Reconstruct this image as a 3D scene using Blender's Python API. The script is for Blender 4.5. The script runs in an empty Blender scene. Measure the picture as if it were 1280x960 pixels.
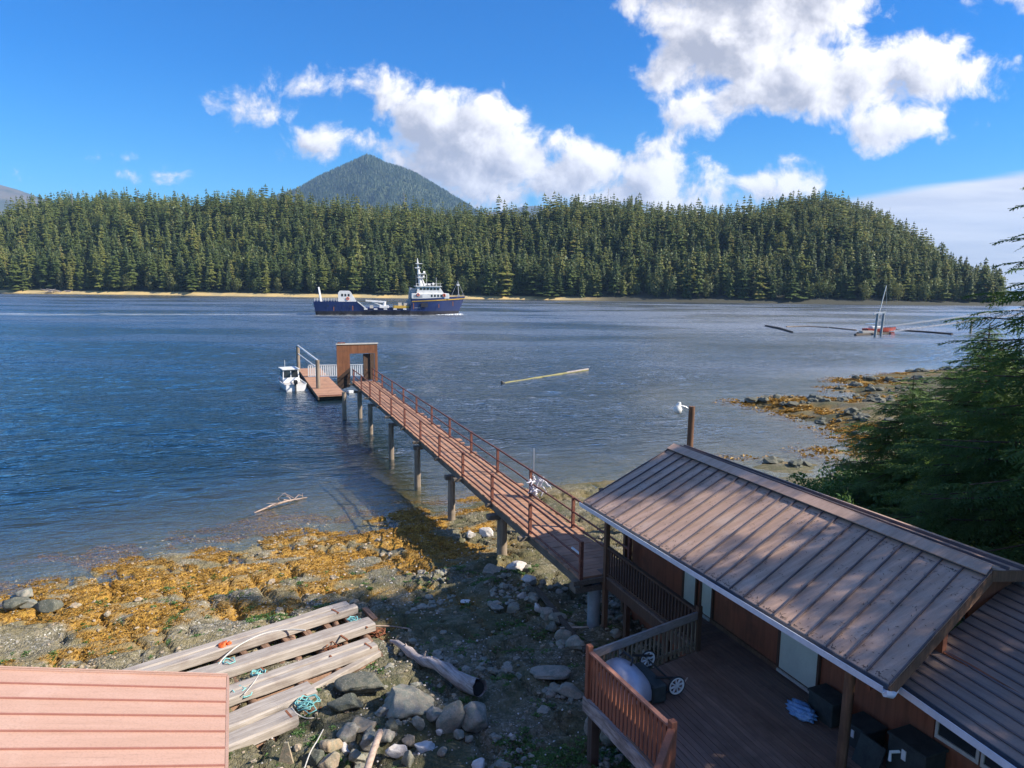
import bpy, math, random
import numpy as np
from mathutils import Vector, Matrix
random.seed(7)
R_ = random.random
def ru(a, b): return a + (b - a) * random.random()
C = bpy.context.scene.collection

# ------------------------------------------------------------------ camera model (used to survey the place)
F, H, PITCH, ROLL = 869.0, 10.89, .1451, .0107
def _axes():
    f = Vector((0, math.cos(PITCH), -math.sin(PITCH))); u = Vector((0, math.sin(PITCH), math.cos(PITCH))); r = Vector((1, 0, 0))
    c, s = math.cos(ROLL), math.sin(ROLL)
    return r * c + u * s, u * c - r * s, f
AR, AU, AF = _axes()
def ray(px, py): return AF + AR * ((px - 640) / F) - AU * ((py - 480) / F)
def at(px, py, z=0.0):
    d = ray(px, py); t = (z - H) / d.z
    return Vector((d.x * t, d.y * t, z))
def dep(px, py, y):
    d = ray(px, py); t = y / d.y
    return Vector((d.x * t, y, H + d.z * t))
# pier frame: origin at the near left corner of the pier deck
O = Vector((2.0, 18.9, 0)); DD = Vector((-.3694, .9293, 0)); EE = Vector((.9293, .3694, 0)); ZZ = Vector((0, 0, 1))
def L(e, d, z=0.0): return O + EE * e + DD * d + ZZ * z
def pf(p): q = Vector((p[0], p[1], 0)) - O; return q.dot(EE), q.dot(DD)
def ond(px, py, d0):
    r = ray(px, py); t = (d0 + O.dot(DD)) / r.dot(DD)
    return Vector((0, 0, H)) + r * t
def one(px, py, e0):
    r = ray(px, py); t = (e0 + O.dot(EE)) / r.dot(EE)
    return Vector((0, 0, H)) + r * t

# ------------------------------------------------------------------ numpy noise
def _hash(ix, iy, s):
    h = (ix.astype(np.int64) * 374761393 + iy.astype(np.int64) * 668265263 + s * 1442695041) & 0x7fffffff
    h = ((h ^ (h >> 13)) * 1274126177) & 0x7fffffff
    return ((h ^ (h >> 16)) & 0xffff) / 65535.0
def vnoise(x, y, s=0):
    x = np.asarray(x, float); y = np.asarray(y, float)
    ix = np.floor(x); iy = np.floor(y); fx = x - ix; fy = y - iy
    fx = fx * fx * (3 - 2 * fx); fy = fy * fy * (3 - 2 * fy)
    a = _hash(ix, iy, s); b = _hash(ix + 1, iy, s); c = _hash(ix, iy + 1, s); d = _hash(ix + 1, iy + 1, s)
    return (a * (1 - fx) + b * fx) * (1 - fy) + (c * (1 - fx) + d * fx) * fy
def fbm(x, y, s=0, o=4, g=.5):
    t = 0; a = 1; n = 0; x = np.asarray(x, float); y = np.asarray(y, float)
    for k in range(o):
        t = t + a * vnoise(x, y, s + k * 17); n += a; a *= g; x = x * 2.03 + 5.1; y = y * 2.03 + 3.7
    return t / n
def sstep(a, b, x):
    t = np.clip((x - a) / (b - a), 0, 1); return t * t * (3 - 2 * t)

# ------------------------------------------------------------------ object helpers
ORI = {}
def tag(o, label=None, cat=None, group=None, kind=None):
    if label: o['label'] = label
    if cat: o['category'] = cat
    if group: o['group'] = group
    if kind: o['kind'] = kind
    return o
def thing(name, label, cat, loc=(0, 0, 0), group=None, rz=0):
    o = bpy.data.objects.new(name, None); C.objects.link(o); o.location = loc; o.rotation_euler = (0, 0, rz)
    o.empty_display_size = .2
    ORI[o.name] = Vector(loc)
    return tag(o, label, cat, group)
def copy_tree(o, parent=None):
    c = o.copy(); C.objects.link(c); c.parent = parent
    for ch in [k for k in ALLOBJ if k.parent == o]: copy_tree(ch, c)
    return c
ALLOBJ = []
class MB:
    def __init__(s): s.v = []; s.f = []; s.sm = []
    def add(s, vs, fs, smooth=False):
        n = len(s.v); s.v += [tuple(p) for p in vs]; s.f += [tuple(i + n for i in f) for f in fs]; s.sm += [smooth] * len(fs)
        return s
    def box(s, c, size, ax=None):
        ax = ax or (Vector((1, 0, 0)), Vector((0, 1, 0)), ZZ); c = Vector(c)
        vs = [c + ax[0] * (size[0] / 2 * i) + ax[1] * (size[1] / 2 * j) + ax[2] * (size[2] / 2 * k) for k in (-1, 1) for j in (-1, 1) for i in (-1, 1)]
        return s.add(vs, [(0, 2, 3, 1), (4, 5, 7, 6), (0, 1, 5, 4), (2, 6, 7, 3), (0, 4, 6, 2), (1, 3, 7, 5)])
    def ebox(s, e0, e1, d0, d1, z0, z1):
        return s.box(L((e0 + e1) / 2, (d0 + d1) / 2, (z0 + z1) / 2), (abs(e1 - e0), abs(d1 - d0), abs(z1 - z0)), (EE, DD, ZZ))
    def beam(s, a, b, w, h, up=ZZ):
        a = Vector(a); b = Vector(b); x = (b - a); l = x.length
        if l < 1e-6: return s
        x = x / l; y = Vector(up).cross(x)
        if y.length < 1e-3: y = Vector((1, 0, 0)).cross(x)
        y.normalize(); z = x.cross(y)
        return s.box((a + b) / 2, (l, w, h), (x, y, z))
    def tube(s, pts, r, n=8, cap=True, jit=0):
        pts = [Vector(p) for p in pts]; m = len(pts)
        rs = r if isinstance(r, (list, tuple)) else [r] * m
        vs = []; prev = None
        for i, p in enumerate(pts):
            t = (pts[min(i + 1, m - 1)] - pts[max(i - 1, 0)]).normalized()
            if prev is None:
                a = t.cross(ZZ)
                if a.length < .1: a = t.cross(Vector((1, 0, 0)))
            else: a = prev - t * prev.dot(t)
            a.normalize(); prev = a; b = t.cross(a)
            for k in range(n):
                w = 2 * math.pi * k / n; q = rs[i] * (1 + ru(-jit, jit))
                vs.append(p + a * (math.cos(w) * q) + b * (math.sin(w) * q))
        fs = [(i * n + k, i * n + (k + 1) % n, (i + 1) * n + (k + 1) % n, (i + 1) * n + k) for i in range(m - 1) for k in range(n)]
        s.add(vs, fs, True)
        if cap:
            s.add([vs[k] for k in range(n)], [tuple(range(n))[::-1]]); s.add(vs[-n:], [tuple(range(n))])
        return s
    def poly(s, pts): return s.add(pts, [tuple(range(len(pts)))])
    def slab(s, pts, th):
        """closed slab: polygon pts, extruded by vector th"""
        th = Vector(th); n = len(pts); pts = [Vector(p) for p in pts]
        vs = pts + [p + th for p in pts]
        return s.add(vs, [tuple(range(n))[::-1], tuple(range(n, 2 * n))] + [(i, (i + 1) % n, n + (i + 1) % n, n + i) for i in range(n)])
    def blob(s, c, r, seed=0, amp=.25, sub=2, ax=None, flat=0):
        """irregular boulder"""
        vs, fs = ICO[sub]; rng = np.random.RandomState(seed)
        k = rng.normal(size=(9, 3)); k /= np.linalg.norm(k, axis=1)[:, None]; off = rng.uniform(.45, .85, 9)
        P = vs.copy()
        for kk, oo in zip(k, off):
            dp = P @ kk; ex = np.clip(dp - oo, 0, None); P = P - ex[:, None] * kk[None] * .97
        ph = rng.uniform(0, 9, 3)
        nz = np.sin(P @ k[0] * 4 + ph[0]) + .6 * np.sin(P @ k[1] * 7 + ph[1]) + .4 * np.sin(P @ k[2] * 13 + ph[2])
        P = P * (1 + amp * .28 * nz[:, None])
        P = P * np.array(r)[None]
        a = rng.uniform(0, 6.28) if ax is None else ax
        ca, sa = math.cos(a), math.sin(a)
        P = np.stack([P[:, 0] * ca - P[:, 1] * sa, P[:, 0] * sa + P[:, 1] * ca, P[:, 2]], 1) + np.array(c)[None]
        return s.add([tuple(p) for p in P], fs, not flat)
    def build(s, name, mat, parent=None, bevel=0):
        me = bpy.data.meshes.new(name); org = ORI.get(parent.name, Vector()) if parent else Vector(getattr(s, 'org', (0, 0, 0)))
        a = np.array(s.v, float) - np.array(org)[None]
        me.from_pydata([tuple(p) for p in a], [], s.f); me.polygons.foreach_set('use_smooth', s.sm)
        o = bpy.data.objects.new(name, me); C.objects.link(o); me.materials.append(mat)
        if parent: o.parent = parent; ORI[o.name] = org
        else: o.location = org
        if bevel:
            b = o.modifiers.new('b', 'BEVEL'); b.width = bevel; b.segments = 1; b.limit_method = 'ANGLE'
        me.update(); ALLOBJ.append(o)
        return o
def _ico():
    t = (1 + 5 ** .5) / 2
    v = [(-1, t, 0), (1, t, 0), (-1, -t, 0), (1, -t, 0), (0, -1, t), (0, 1, t), (0, -1, -t), (0, 1, -t), (t, 0, -1), (t, 0, 1), (-t, 0, -1), (-t, 0, 1)]
    f = [(0, 11, 5), (0, 5, 1), (0, 1, 7), (0, 7, 10), (0, 10, 11), (1, 5, 9), (5, 11, 4), (11, 10, 2), (10, 7, 6), (7, 1, 8), (3, 9, 4), (3, 4, 2), (3, 2, 6), (3, 6, 8), (3, 8, 9), (4, 9, 5), (2, 4, 11), (6, 2, 10), (8, 6, 7), (9, 8, 1)]
    v = [Vector(p).normalized() for p in v]; out = [(np.array([tuple(p) for p in v]), list(f))]
    for _ in range(4):
        m = {}; nf = []
        def mid(a, b):
            k = (min(a, b), max(a, b))
            if k not in m: m[k] = len(v); v.append(((v[a] + v[b]) / 2).normalized())
            return m[k]
        for a, b, c in f:
            x, y, z = mid(a, b), mid(b, c), mid(c, a); nf += [(a, x, z), (b, y, x), (c, z, y), (x, y, z)]
        f = nf; out.append((np.array([tuple(p) for p in v]), list(f)))
    return out
ICO = _ico()
def np_mesh(name, V, Fc, mat, smooth=False, attrs=None, parent=None):
    """V (n,3), Fc (m,k) arrays of one polygon size"""
    me = bpy.data.meshes.new(name); n, k = len(V), Fc.shape[1]; m = len(Fc)
    me.vertices.add(n); me.vertices.foreach_set('co', np.asarray(V, np.float32).ravel())
    me.loops.add(m * k); me.loops.foreach_set('vertex_index', Fc.astype(np.int32).ravel())
    me.polygons.add(m); me.polygons.foreach_set('loop_start', np.arange(0, m * k, k, dtype=np.int32))
    me.polygons.foreach_set('use_smooth', np.full(m, smooth))
    for an, dom, arr in (attrs or []):
        a = me.attributes.new(an, 'FLOAT', dom); a.data.foreach_set('value', np.asarray(arr, np.float32))
    me.update(calc_edges=True); me.validate()
    o = bpy.data.objects.new(name, me); C.objects.link(o); me.materials.append(mat)
    if parent: o.parent = parent
    return o

# ------------------------------------------------------------------ materials
class NT:
    def __init__(s, name, world=None):
        if world: s.m = world; s.t = world.node_tree
        else:
            s.m = bpy.data.materials.new(name); s.m.use_nodes = True; s.t = s.m.node_tree
        s.t.nodes.clear()
    def n(s, typ, **kw):
        nd = s.t.nodes.new(typ)
        for k, v in kw.items():
            if k.startswith('_'): setattr(nd, k[1:], v)
        return nd
    def l(s, a, b): s.t.links.new(a, b)
    def put(s, sock, v):
        if hasattr(v, 'is_output') or isinstance(v, bpy.types.NodeSocket): s.t.links.new(v, sock)
        else: sock.default_value = v
    def math(s, op, a, b=0.0, c=0.0, clamp=False):
        nd = s.t.nodes.new('ShaderNodeMath'); nd.operation = op; nd.use_clamp = clamp
        s.put(nd.inputs[0], a); s.put(nd.inputs[1], b)
        if op in ('SMOOTH_MIN', 'SMOOTH_MAX', 'MULTIPLY_ADD', 'WRAP'): s.put(nd.inputs[2], c)
        return nd.outputs[0]
    def vmath(s, op, a, b=None, c=None, out=0):
        nd = s.t.nodes.new('ShaderNodeVectorMath'); nd.operation = op
        s.put(nd.inputs[0], a)
        if b is not None: s.put(nd.inputs[1], b)
        if c is not None: s.put(nd.inputs[2], c)
        return nd.outputs['Value'] if op in ('LENGTH', 'DOT_PRODUCT', 'DISTANCE') else nd.outputs[0]
    def mix(s, f, a, b, typ='MIX'):
        nd = s.t.nodes.new('ShaderNodeMix'); nd.data_type = 'RGBA'; nd.blend_type = typ; nd.clamp_factor = True
        s.put(nd.inputs[0], f)
        for i, v in ((6, a), (7, b)):
            if isinstance(v, tuple) and len(v) == 3: v = (*v, 1)
            s.put(nd.inputs[i], v)
        return nd.outputs[2]
    def noise(s, vec, scale, detail=3, rough=.55, dist=0.0, out=0):
        nd = s.t.nodes.new('ShaderNodeTexNoise'); nd.inputs['Scale'].default_value = scale; nd.inputs['Detail'].default_value = detail
        nd.inputs['Roughness'].default_value = rough; nd.inputs['Distortion'].default_value = dist
        if vec is not None: s.l(vec, nd.inputs['Vector'])
        return nd.outputs[out]
    def vor(s, vec, scale, feat='F1', out='Distance', rnd=1.0):
        nd = s.t.nodes.new('ShaderNodeTexVoronoi'); nd.feature = feat; nd.inputs['Scale'].default_value = scale; nd.inputs['Randomness'].default_value = rnd
        s.l(vec, nd.inputs['Vector']); return nd.outputs[out]
    def ramp(s, f, stops, interp='LINEAR'):
        nd = s.t.nodes.new('ShaderNodeValToRGB'); e = nd.color_ramp; e.interpolation = interp
        while len(e.elements) < len(stops): e.elements.new(.5)
        for el, (p, c) in zip(e.elements, stops):
            el.position = p; el.color = (*c, 1) if len(c) == 3 else c
        s.put(nd.inputs[0], f); return nd.outputs[0]
    def rng(s, v, a, b, c=0.0, d=1.0, smooth=True):
        nd = s.t.nodes.new('ShaderNodeMapRange'); nd.interpolation_type = 'SMOOTHSTEP' if smooth else 'LINEAR'
        s.put(nd.inputs[0], v); nd.inputs[1].default_value = a; nd.inputs[2].default_value = b; nd.inputs[3].default_value = c; nd.inputs[4].default_value = d
        return nd.outputs[0]
    def geo(s, o='Position'): return s.t.nodes.new('ShaderNodeNewGeometry').outputs[o]
    def obj(s, o='Object'): return s.t.nodes.new('ShaderNodeTexCoord').outputs[o]
    def oi(s, o='Random'): return s.t.nodes.new('ShaderNodeObjectInfo').outputs[o]
    def attr(s, n, o='Fac'):
        nd = s.t.nodes.new('ShaderNodeAttribute'); nd.attribute_name = n; return nd.outputs[o]
    def mapping(s, vec, sc=(1, 1, 1), rot=(0, 0, 0), loc=(0, 0, 0)):
        nd = s.t.nodes.new('ShaderNodeMapping'); nd.inputs['Scale'].default_value = sc; nd.inputs['Rotation'].default_value = rot; nd.inputs['Location'].default_value = loc
        s.l(vec, nd.inputs['Vector']); return nd.outputs[0]
    def bump(s, h, strength=.5, dist=.02, normal=None):
        nd = s.t.nodes.new('ShaderNodeBump'); nd.inputs['Strength'].default_value = strength; nd.inputs['Distance'].default_value = dist
        s.put(nd.inputs['Height'], h)
        if normal is not None: s.l(normal, nd.inputs['Normal'])
        return nd.outputs[0]
    def finish(s, col, rough=.8, normal=None, metal=0.0, spec=.4, extra=None):
        b = s.t.nodes.new('ShaderNodeBsdfPrincipled')
        if isinstance(col, tuple): col = (*col, 1)
        s.put(b.inputs['Base Color'], col); s.put(b.inputs['Roughness'], rough); s.put(b.inputs['Metallic'], metal)
        b.inputs['Specular IOR Level'].default_value = spec
        if normal is not None: s.l(normal, b.inputs['Normal'])
        for k, v in (extra or {}).items(): s.put(b.inputs[k], v)
        o = s.t.nodes.new('ShaderNodeOutputMaterial'); s.l(b.outputs[0], o.inputs[0]); return s.m

def M_plain(name, c1, c2=None, scale=3, rough=.7, bump=.2, bdist=.01, metal=0, spec=.4, stretch=(1, 1, 1), rust=None, island=.0, rot=(0, 0, 0)):
    t = NT(name); p = t.mapping(t.geo(), stretch, rot); c2 = c2 or tuple(x * .75 for x in c1)
    n1 = t.noise(p, scale, 4, .6); n2 = t.noise(p, scale * 7, 3, .6)
    f = t.rng(t.math('ADD', t.math('MULTIPLY', n1, .7), t.math('MULTIPLY', n2, .3)), .32, .68)
    col = t.mix(f, c1, c2)
    if island:
        k = t.geo('Random Per Island'); col = t.mix(t.math('MULTIPLY', k, island), col, tuple(x * .35 for x in c1))
    if rust:
        m = t.rng(t.noise(p, scale * 1.7, 5, .7), .52, .66); col = t.mix(m, col, rust)
    return t.finish(col, rough, t.bump(n2, bump, bdist), metal, spec)

def M_wood(name, c1, c2, ang=0.0, island=.35, rough=.85, gs=1.0, bdist=.012, dark=(.05, .035, .025)):
    """weathered boards; grain runs along world direction ang (radians about z); vertical grain when ang is None"""
    t = NT(name); g = t.geo()
    if ang is None: p = t.mapping(g, (14 * gs, 14 * gs, .9 * gs))
    else:
        nd = t.t.nodes.new('ShaderNodeVectorRotate'); nd.rotation_type = 'Z_AXIS'; t.l(g, nd.inputs['Vector']); nd.inputs['Angle'].default_value = -ang
        p = t.mapping(nd.outputs[0], (.9 * gs, 14 * gs, 14 * gs))
    isl = t.geo('Random Per Island')
    off = t.vmath('ADD', p, t.vmath('SCALE', (3.1, 7.7, 1.3), None)) if False else p
    gr = t.noise(off, 1.6, 6, .65, .4); bl = t.noise(g, 1.7, 4, .6)
    f = t.rng(gr, .3, .7); col = t.mix(f, c1, c2)
    col = t.mix(t.rng(bl, .45, .75, 0, .45), col, dark)
    col = t.mix(t.math('MULTIPLY', isl, island), col, tuple(x * .45 for x in c1))
    return t.finish(col, rough, t.bump(gr, .6, bdist), 0, .3)

A_D = math.atan2(DD.y, DD.x); A_E = math.atan2(EE.y, EE.x)
MAT = {}
MAT['pier_plank'] = M_wood('pier_plank', (.54, .30, .19), (.40, .215, .135), A_E, .5)
MAT['pier_beam'] = M_wood('pier_beam', (.23, .19, .15), (.12, .10, .08), A_D, .3)
MAT['rust_rail'] = M_plain('rust_rail', (.21, .075, .05), (.12, .045, .035), 6, .75, .3, .004, rust=(.30, .13, .08))
MAT['pile'] = M_wood('pile', (.36, .29, .22), (.19, .15, .115), None, .1, gs=.6)
MAT['pile_conc'] = M_plain('pile_conc', (.34, .36, .38), (.22, .24, .25), 1.2, .8, .3, .01)
MAT['rust_panel'] = M_wood('rust_panel', (.26, .11, .055), (.15, .06, .03), None, .2, gs=.35)
MAT['dark_door'] = M_wood('dark_door', (.075, .045, .03), (.04, .025, .02), None, .2)
MAT['trim_pale'] = M_plain('trim_pale', (.55, .52, .47), (.4, .37, .33), 4)
MAT['white'] = M_plain('white', (.78, .78, .76), (.62, .62, .6), 3, .45)
MAT['white_gloss'] = M_plain('white_gloss', (.8, .8, .8), (.7, .7, .7), 2, .25, .05)
MAT['glass'] = M_plain('glass', (.02, .025, .03), (.03, .035, .04), 2, .08, .0, spec=.8)
MAT['black'] = M_plain('black', (.02, .02, .022), (.03, .03, .03), 8, .5)
MAT['wall_red'] = M_wood('wall_red', (.30, .105, .055), (.21, .075, .04), None, .1, gs=.5)
MAT['post_brown'] = M_wood('post_brown', (.22, .12, .07), (.13, .07, .045), None, .15)
MAT['porch_brown'] = M_wood('porch_brown', (.13, .07, .045), (.08, .045, .03), None, .3)
MAT['rail_red'] = M_wood('rail_red', (.40, .15, .085), (.27, .10, .06), None, .35)
MAT['rail_cap'] = M_wood('rail_cap', (.42, .20, .14), (.30, .14, .1), A_D, .1)
MAT['rail_grey'] = M_wood('rail_grey', (.34, .29, .27), (.24, .2, .18), A_E, .15)
MAT['baluster'] = M_wood('baluster', (.30, .22, .15), (.19, .14, .10), None, .5)
MAT['deck'] = M_wood('deck', (.27, .175, .135), (.17, .115, .09), A_D, .5)
MAT['door_panel'] = M_plain('door_panel', (.60, .62, .52), (.52, .54, .46), 2, .6, .1)
MAT['gutter'] = M_plain('gutter', (.62, .66, .75), (.5, .54, .62), 4, .35)
MAT['raft'] = M_wood('raft', (.54, .48, .42), (.33, .28, .235), math.radians(40), .4, gs=.8, bdist=.02, dark=(.16, .1, .08))
MAT['raft_log'] = M_wood('raft_log', (.36, .22, .15), (.2, .12, .08), math.radians(130), .4, gs=.6, bdist=.03)
MAT['drift'] = M_wood('drift', (.52, .46, .44), (.2, .16, .15), math.radians(-55), .1, gs=.7, bdist=.03)
MAT['drift_pale'] = M_wood('drift_pale', (.55, .42, .34), (.33, .24, .19), math.radians(40), .1, gs=1)
MAT['log_dark'] = M_wood('log_dark', (.12, .095, .075), (.06, .05, .04), 0, .3)
MAT['log_yellow'] = M_wood('log_yellow', (.34, .32, .13), (.22, .19, .10), math.radians(45), .5)
MAT['rope_teal'] = M_plain('rope_teal', (.12, .42, .42), (.3, .6, .58), 30, .8)
MAT['rope_white'] = M_plain('rope_white', (.62, .6, .55), (.45, .42, .38), 20, .8)
MAT['rust_iron'] = M_plain('rust_iron', (.30, .11, .05), (.16, .06, .03), 15, .85)
MAT['orange'] = M_plain('orange', (.80, .16, .03), (.6, .1, .02), 9, .5)
MAT['bark'] = M_wood('bark', (.14, .10, .08), (.07, .05, .04), None, .2, gs=.4, bdist=.04)
MAT['tarp_blue'] = M_plain('tarp_blue', (.10, .26, .55), (.3, .45, .65), 8, .45, .4, .03)
MAT['crate_dark'] = M_plain('crate_dark', (.05, .06, .055), (.025, .03, .03), 5, .7)
MAT['hood'] = M_plain('hood', (.48, .47, .52), (.38, .37, .43), 2.5, .42, .15, .01, .35)
MAT['hull_blue'] = M_plain('hull_blue', (.018, .035, .13), (.014, .028, .10), .4, .35)
MAT['hull_black'] = M_plain('hull_black', (.02, .02, .03), (.03, .025, .03), .4, .5)
MAT['ship_white'] = M_plain('ship_white', (.78, .77, .76), (.6, .59, .58), .6, .4)
MAT['ship_yellow'] = M_plain('ship_yellow', (.60, .38, .06), (.5, .3, .05), .5, .5)
MAT['ship_grey'] = M_plain('ship_grey', (.36, .37, .4), (.26, .27, .3), .8, .5)
MAT['red_hull'] = M_plain('red_hull', (.55, .09, .05), (.4, .07, .04), 1, .4)
MAT['aluminium'] = M_plain('aluminium', (.62, .64, .68), (.5, .52, .56), 2, .35, .1, .01, .5)
MAT['foam'] = M_plain('foam', (.8, .82, .84), (.6, .65, .7), 2, .9, .8, .1)
MAT['cloth'] = M_plain('cloth', (.75, .74, .80), (.6, .58, .66), 12, .7)

def M_metal_roof(name, c1, c2, streak_dir, rough=.38, c3=None):
    t = NT(name); g = t.geo()
    nd = t.t.nodes.new('ShaderNodeVectorRotate'); nd.rotation_type = 'Z_AXIS'; t.l(g, nd.inputs['Vector']); nd.inputs['Angle'].default_value = -streak_dir
    p = t.mapping(nd.outputs[0], (.35, 5, 1.2)); s1 = t.noise(p, 1.5, 5, .65); s2 = t.noise(g, 1.1, 4, .6); s3 = t.noise(g, 40, 2, .5)
    col = t.mix(t.rng(s1, .35, .65), c1, c2)
    if c3: col = t.mix(t.rng(s2, .5, .72, 0, .6), col, c3); col = t.mix(t.rng(t.noise(p, 4.5, 6, .7), .56, .74, 0, .45), col, tuple(x * .5 for x in c2))
    col = t.mix(t.rng(s3, .45, .7, 0, .3), col, tuple(x * .6 for x in c1))
    r = t.rng(s1, .3, .7, rough, rough + .2)
    return t.finish(col, r, t.bump(s2, .12, .05), 0, .5)
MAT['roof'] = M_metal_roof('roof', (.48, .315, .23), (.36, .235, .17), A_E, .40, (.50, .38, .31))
MAT['seam'] = M_plain('seam', (.13, .10, .105), (.08, .065, .07), 3, .5)
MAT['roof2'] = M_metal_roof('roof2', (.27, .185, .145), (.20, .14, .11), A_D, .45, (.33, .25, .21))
MAT['roof_peach'] = M_metal_roof('roof_peach', (.50, .31, .235), (.45, .275, .205), A_E, .6, (.54, .36, .285))
MAT['rib_peach'] = M_plain('rib_peach', (.38, .18, .14), (.33, .15, .115), 3, .5)
MAT['fascia'] = M_plain('fascia', (.07, .075, .09), (.05, .05, .06), 3, .5)

def M_rock(name, c1, c2, c3, sc=3):
    t = NT(name); g = t.geo(); rnd = t.oi()
    p = t.vmath('ADD', g, t.vmath('SCALE', (5, 9, 2), None) if False else g)
    n1 = t.noise(p, sc, 6, .65, .4); n2 = t.noise(g, sc * 9, 4, .6); v = t.vor(g, sc * 14)
    isl = t.math('FRACT', t.math('ADD', t.math('MULTIPLY', rnd, 3.7), t.geo('Random Per Island')))
    col = t.mix(isl, c1, c2); col = t.mix(t.rng(n1, .42, .62), col, c3)
    col = t.mix(t.rng(n2, .55, .75, 0, .5), col, (.55, .53, .48)); col = t.mix(t.rng(n2, .45, .25, 0, .6), col, tuple(x * .4 for x in c1))
    h = t.math('ADD', t.math('MULTIPLY', n1, .6), t.math('MULTIPLY', n2, .3))
    return t.finish(col, .85, t.bump(h, .7, .05), 0, .3)
MAT['rock'] = M_rock('rock', (.27, .25, .19), (.34, .30, .25), (.20, .215, .18))
MAT['rock_pale'] = M_rock('rock_pale', (.62, .57, .54), (.55, .50, .47), (.66, .63, .6), 5)
MAT['rock_dark'] = M_rock('rock_dark', (.12, .12, .09), (.17, .16, .12), (.09, .1, .08))
MAT['rock_tan'] = M_rock('rock_tan', (.45, .34, .22), (.38, .30, .22), (.28, .25, .18))

def M_foliage(name, stops, trans=.3, tint='tint', sc=.15):
    t = NT(name); g = t.geo()
    f = t.math('FRACT', t.math('ADD', t.attr(tint), t.oi())); isl = t.geo('Random Per Island')
    f2 = t.math('ADD', t.math('MULTIPLY', f, .75), t.math('MULTIPLY', isl, .25))
    col = t.ramp(f2, stops); col = t.mix(t.rng(t.noise(g, sc, 3, .6), .4, .7, 0, .4), col, stops[0][1])
    d = t.n('ShaderNodeBsdfDiffuse'); t.l(col, d.inputs[0]); tr = t.n('ShaderNodeBsdfTranslucent'); t.l(t.mix(.5, col, stops[-1][1]), tr.inputs[0])
    gl = t.n('ShaderNodeBsdfGlossy'); gl.inputs['Roughness'].default_value = .5; gl.inputs[0].default_value = (.5, .55, .5, 1)
    mx = t.n('ShaderNodeMixShader'); mx.inputs[0].default_value = trans; t.l(d.outputs[0], mx.inputs[1]); t.l(tr.outputs[0], mx.inputs[2])
    m2 = t.n('ShaderNodeMixShader'); m2.inputs[0].default_value = .05; t.l(mx.outputs[0], m2.inputs[1]); t.l(gl.outputs[0], m2.inputs[2])
    o = t.n('ShaderNodeOutputMaterial'); t.l(m2.outputs[0], o.inputs[0]); return t.m
MAT['conifer'] = M_foliage('conifer', [(0, (.038, .065, .02)), (.35, (.08, .12, .03)), (.65, (.145, .18, .042)), (.88, (.24, .25, .055)), (1, (.32, .25, .09))], .4)
MAT['conifer_far'] = M_foliage('conifer_far', [(0, (.022, .045, .022)), (.5, (.032, .062, .026)), (1, (.05, .085, .03))], .2, sc=.01)
MAT['alder'] = M_foliage('alder', [(0, (.08, .12, .03)), (.5, (.15, .18, .045)), (1, (.26, .24, .08))], .35)
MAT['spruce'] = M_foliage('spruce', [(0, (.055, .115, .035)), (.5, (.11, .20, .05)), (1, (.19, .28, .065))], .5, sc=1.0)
MAT['salal'] = M_foliage('salal', [(0, (.04, .10, .03)), (.5, (.09, .19, .045)), (1, (.18, .28, .07))], .35, sc=1.0)
MAT['weed'] = M_foliage('weed', [(0, (.08, .055, .015)), (.35, (.23, .125, .022)), (.7, (.44, .23, .03)), (1, (.60, .34, .06))], .2, sc=2.0)

# ------------------------------------------------------------------ terrain
SH_PX = [(-420, 830), (-120, 765), (0, 745), (60, 726), (100, 718), (160, 704), (200, 692), (250, 690), (300, 682), (350, 664), (400, 655), (425, 668), (448, 662), (470, 645), (500, 640), (560, 642), (600, 628), (650, 612), (720, 606), (780, 603), (900, 612), (950, 604), (972, 598), (1030, 598),
         (1066, 574), (1076, 556), (1060, 543), (1030, 532), (1000, 521), (968, 511), (934, 504), (965, 500), (1010, 499), (1050, 501), (1085, 496), (1070, 490), (1040, 488), (1075, 484), (1110, 480), (1060, 478), (1046, 475.5), (1080, 472), (1120, 468), (1160, 466), (1200, 463), (1300, 461), (1500, 455)]
SHORE = [at(x, y, 0) for x, y in SH_PX]
LAND = np.array([(p.x, p.y) for p in SHORE] + [(400, 150), (400, -200), (-300, -200), (-300, 5), (-60, 8)])
ISL_PX = [[(943, 583), (965, 577), (1000, 579), (1022, 583), (1024, 589), (1000, 592), (965, 591)], [(1042, 566), (1050, 561), (1058, 565), (1052, 569)]]
def sdf_poly(x, y, P):
    x = np.asarray(x, float); y = np.asarray(y, float); d = np.full(x.shape, 1e18); ins = np.zeros(x.shape, bool); n = len(P)
    for i in range(n):
        a = P[i]; b = P[(i + 1) % n]; ex, ey = b - a; wx = x - a[0]; wy = y - a[1]
        t = np.clip((wx * ex + wy * ey) / (ex * ex + ey * ey + 1e-12), 0, 1)
        d = np.minimum(d, (wx - t * ex) ** 2 + (wy - t * ey) ** 2)
        c = ((a[1] <= y) & (b[1] > y)) | ((b[1] <= y) & (a[1] > y))
        with np.errstate(divide='ignore', invalid='ignore'):
            xi = a[0] + (y - a[1]) / (ey if abs(ey) > 1e-12 else 1e-12) * ex
        ins ^= c & (x < xi)
    d = np.sqrt(d); return np.where(ins, d, -d)
ISL = [np.array([tuple(at(x, y, 0).xy) for x, y in q]) for q in ISL_PX]
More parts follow.
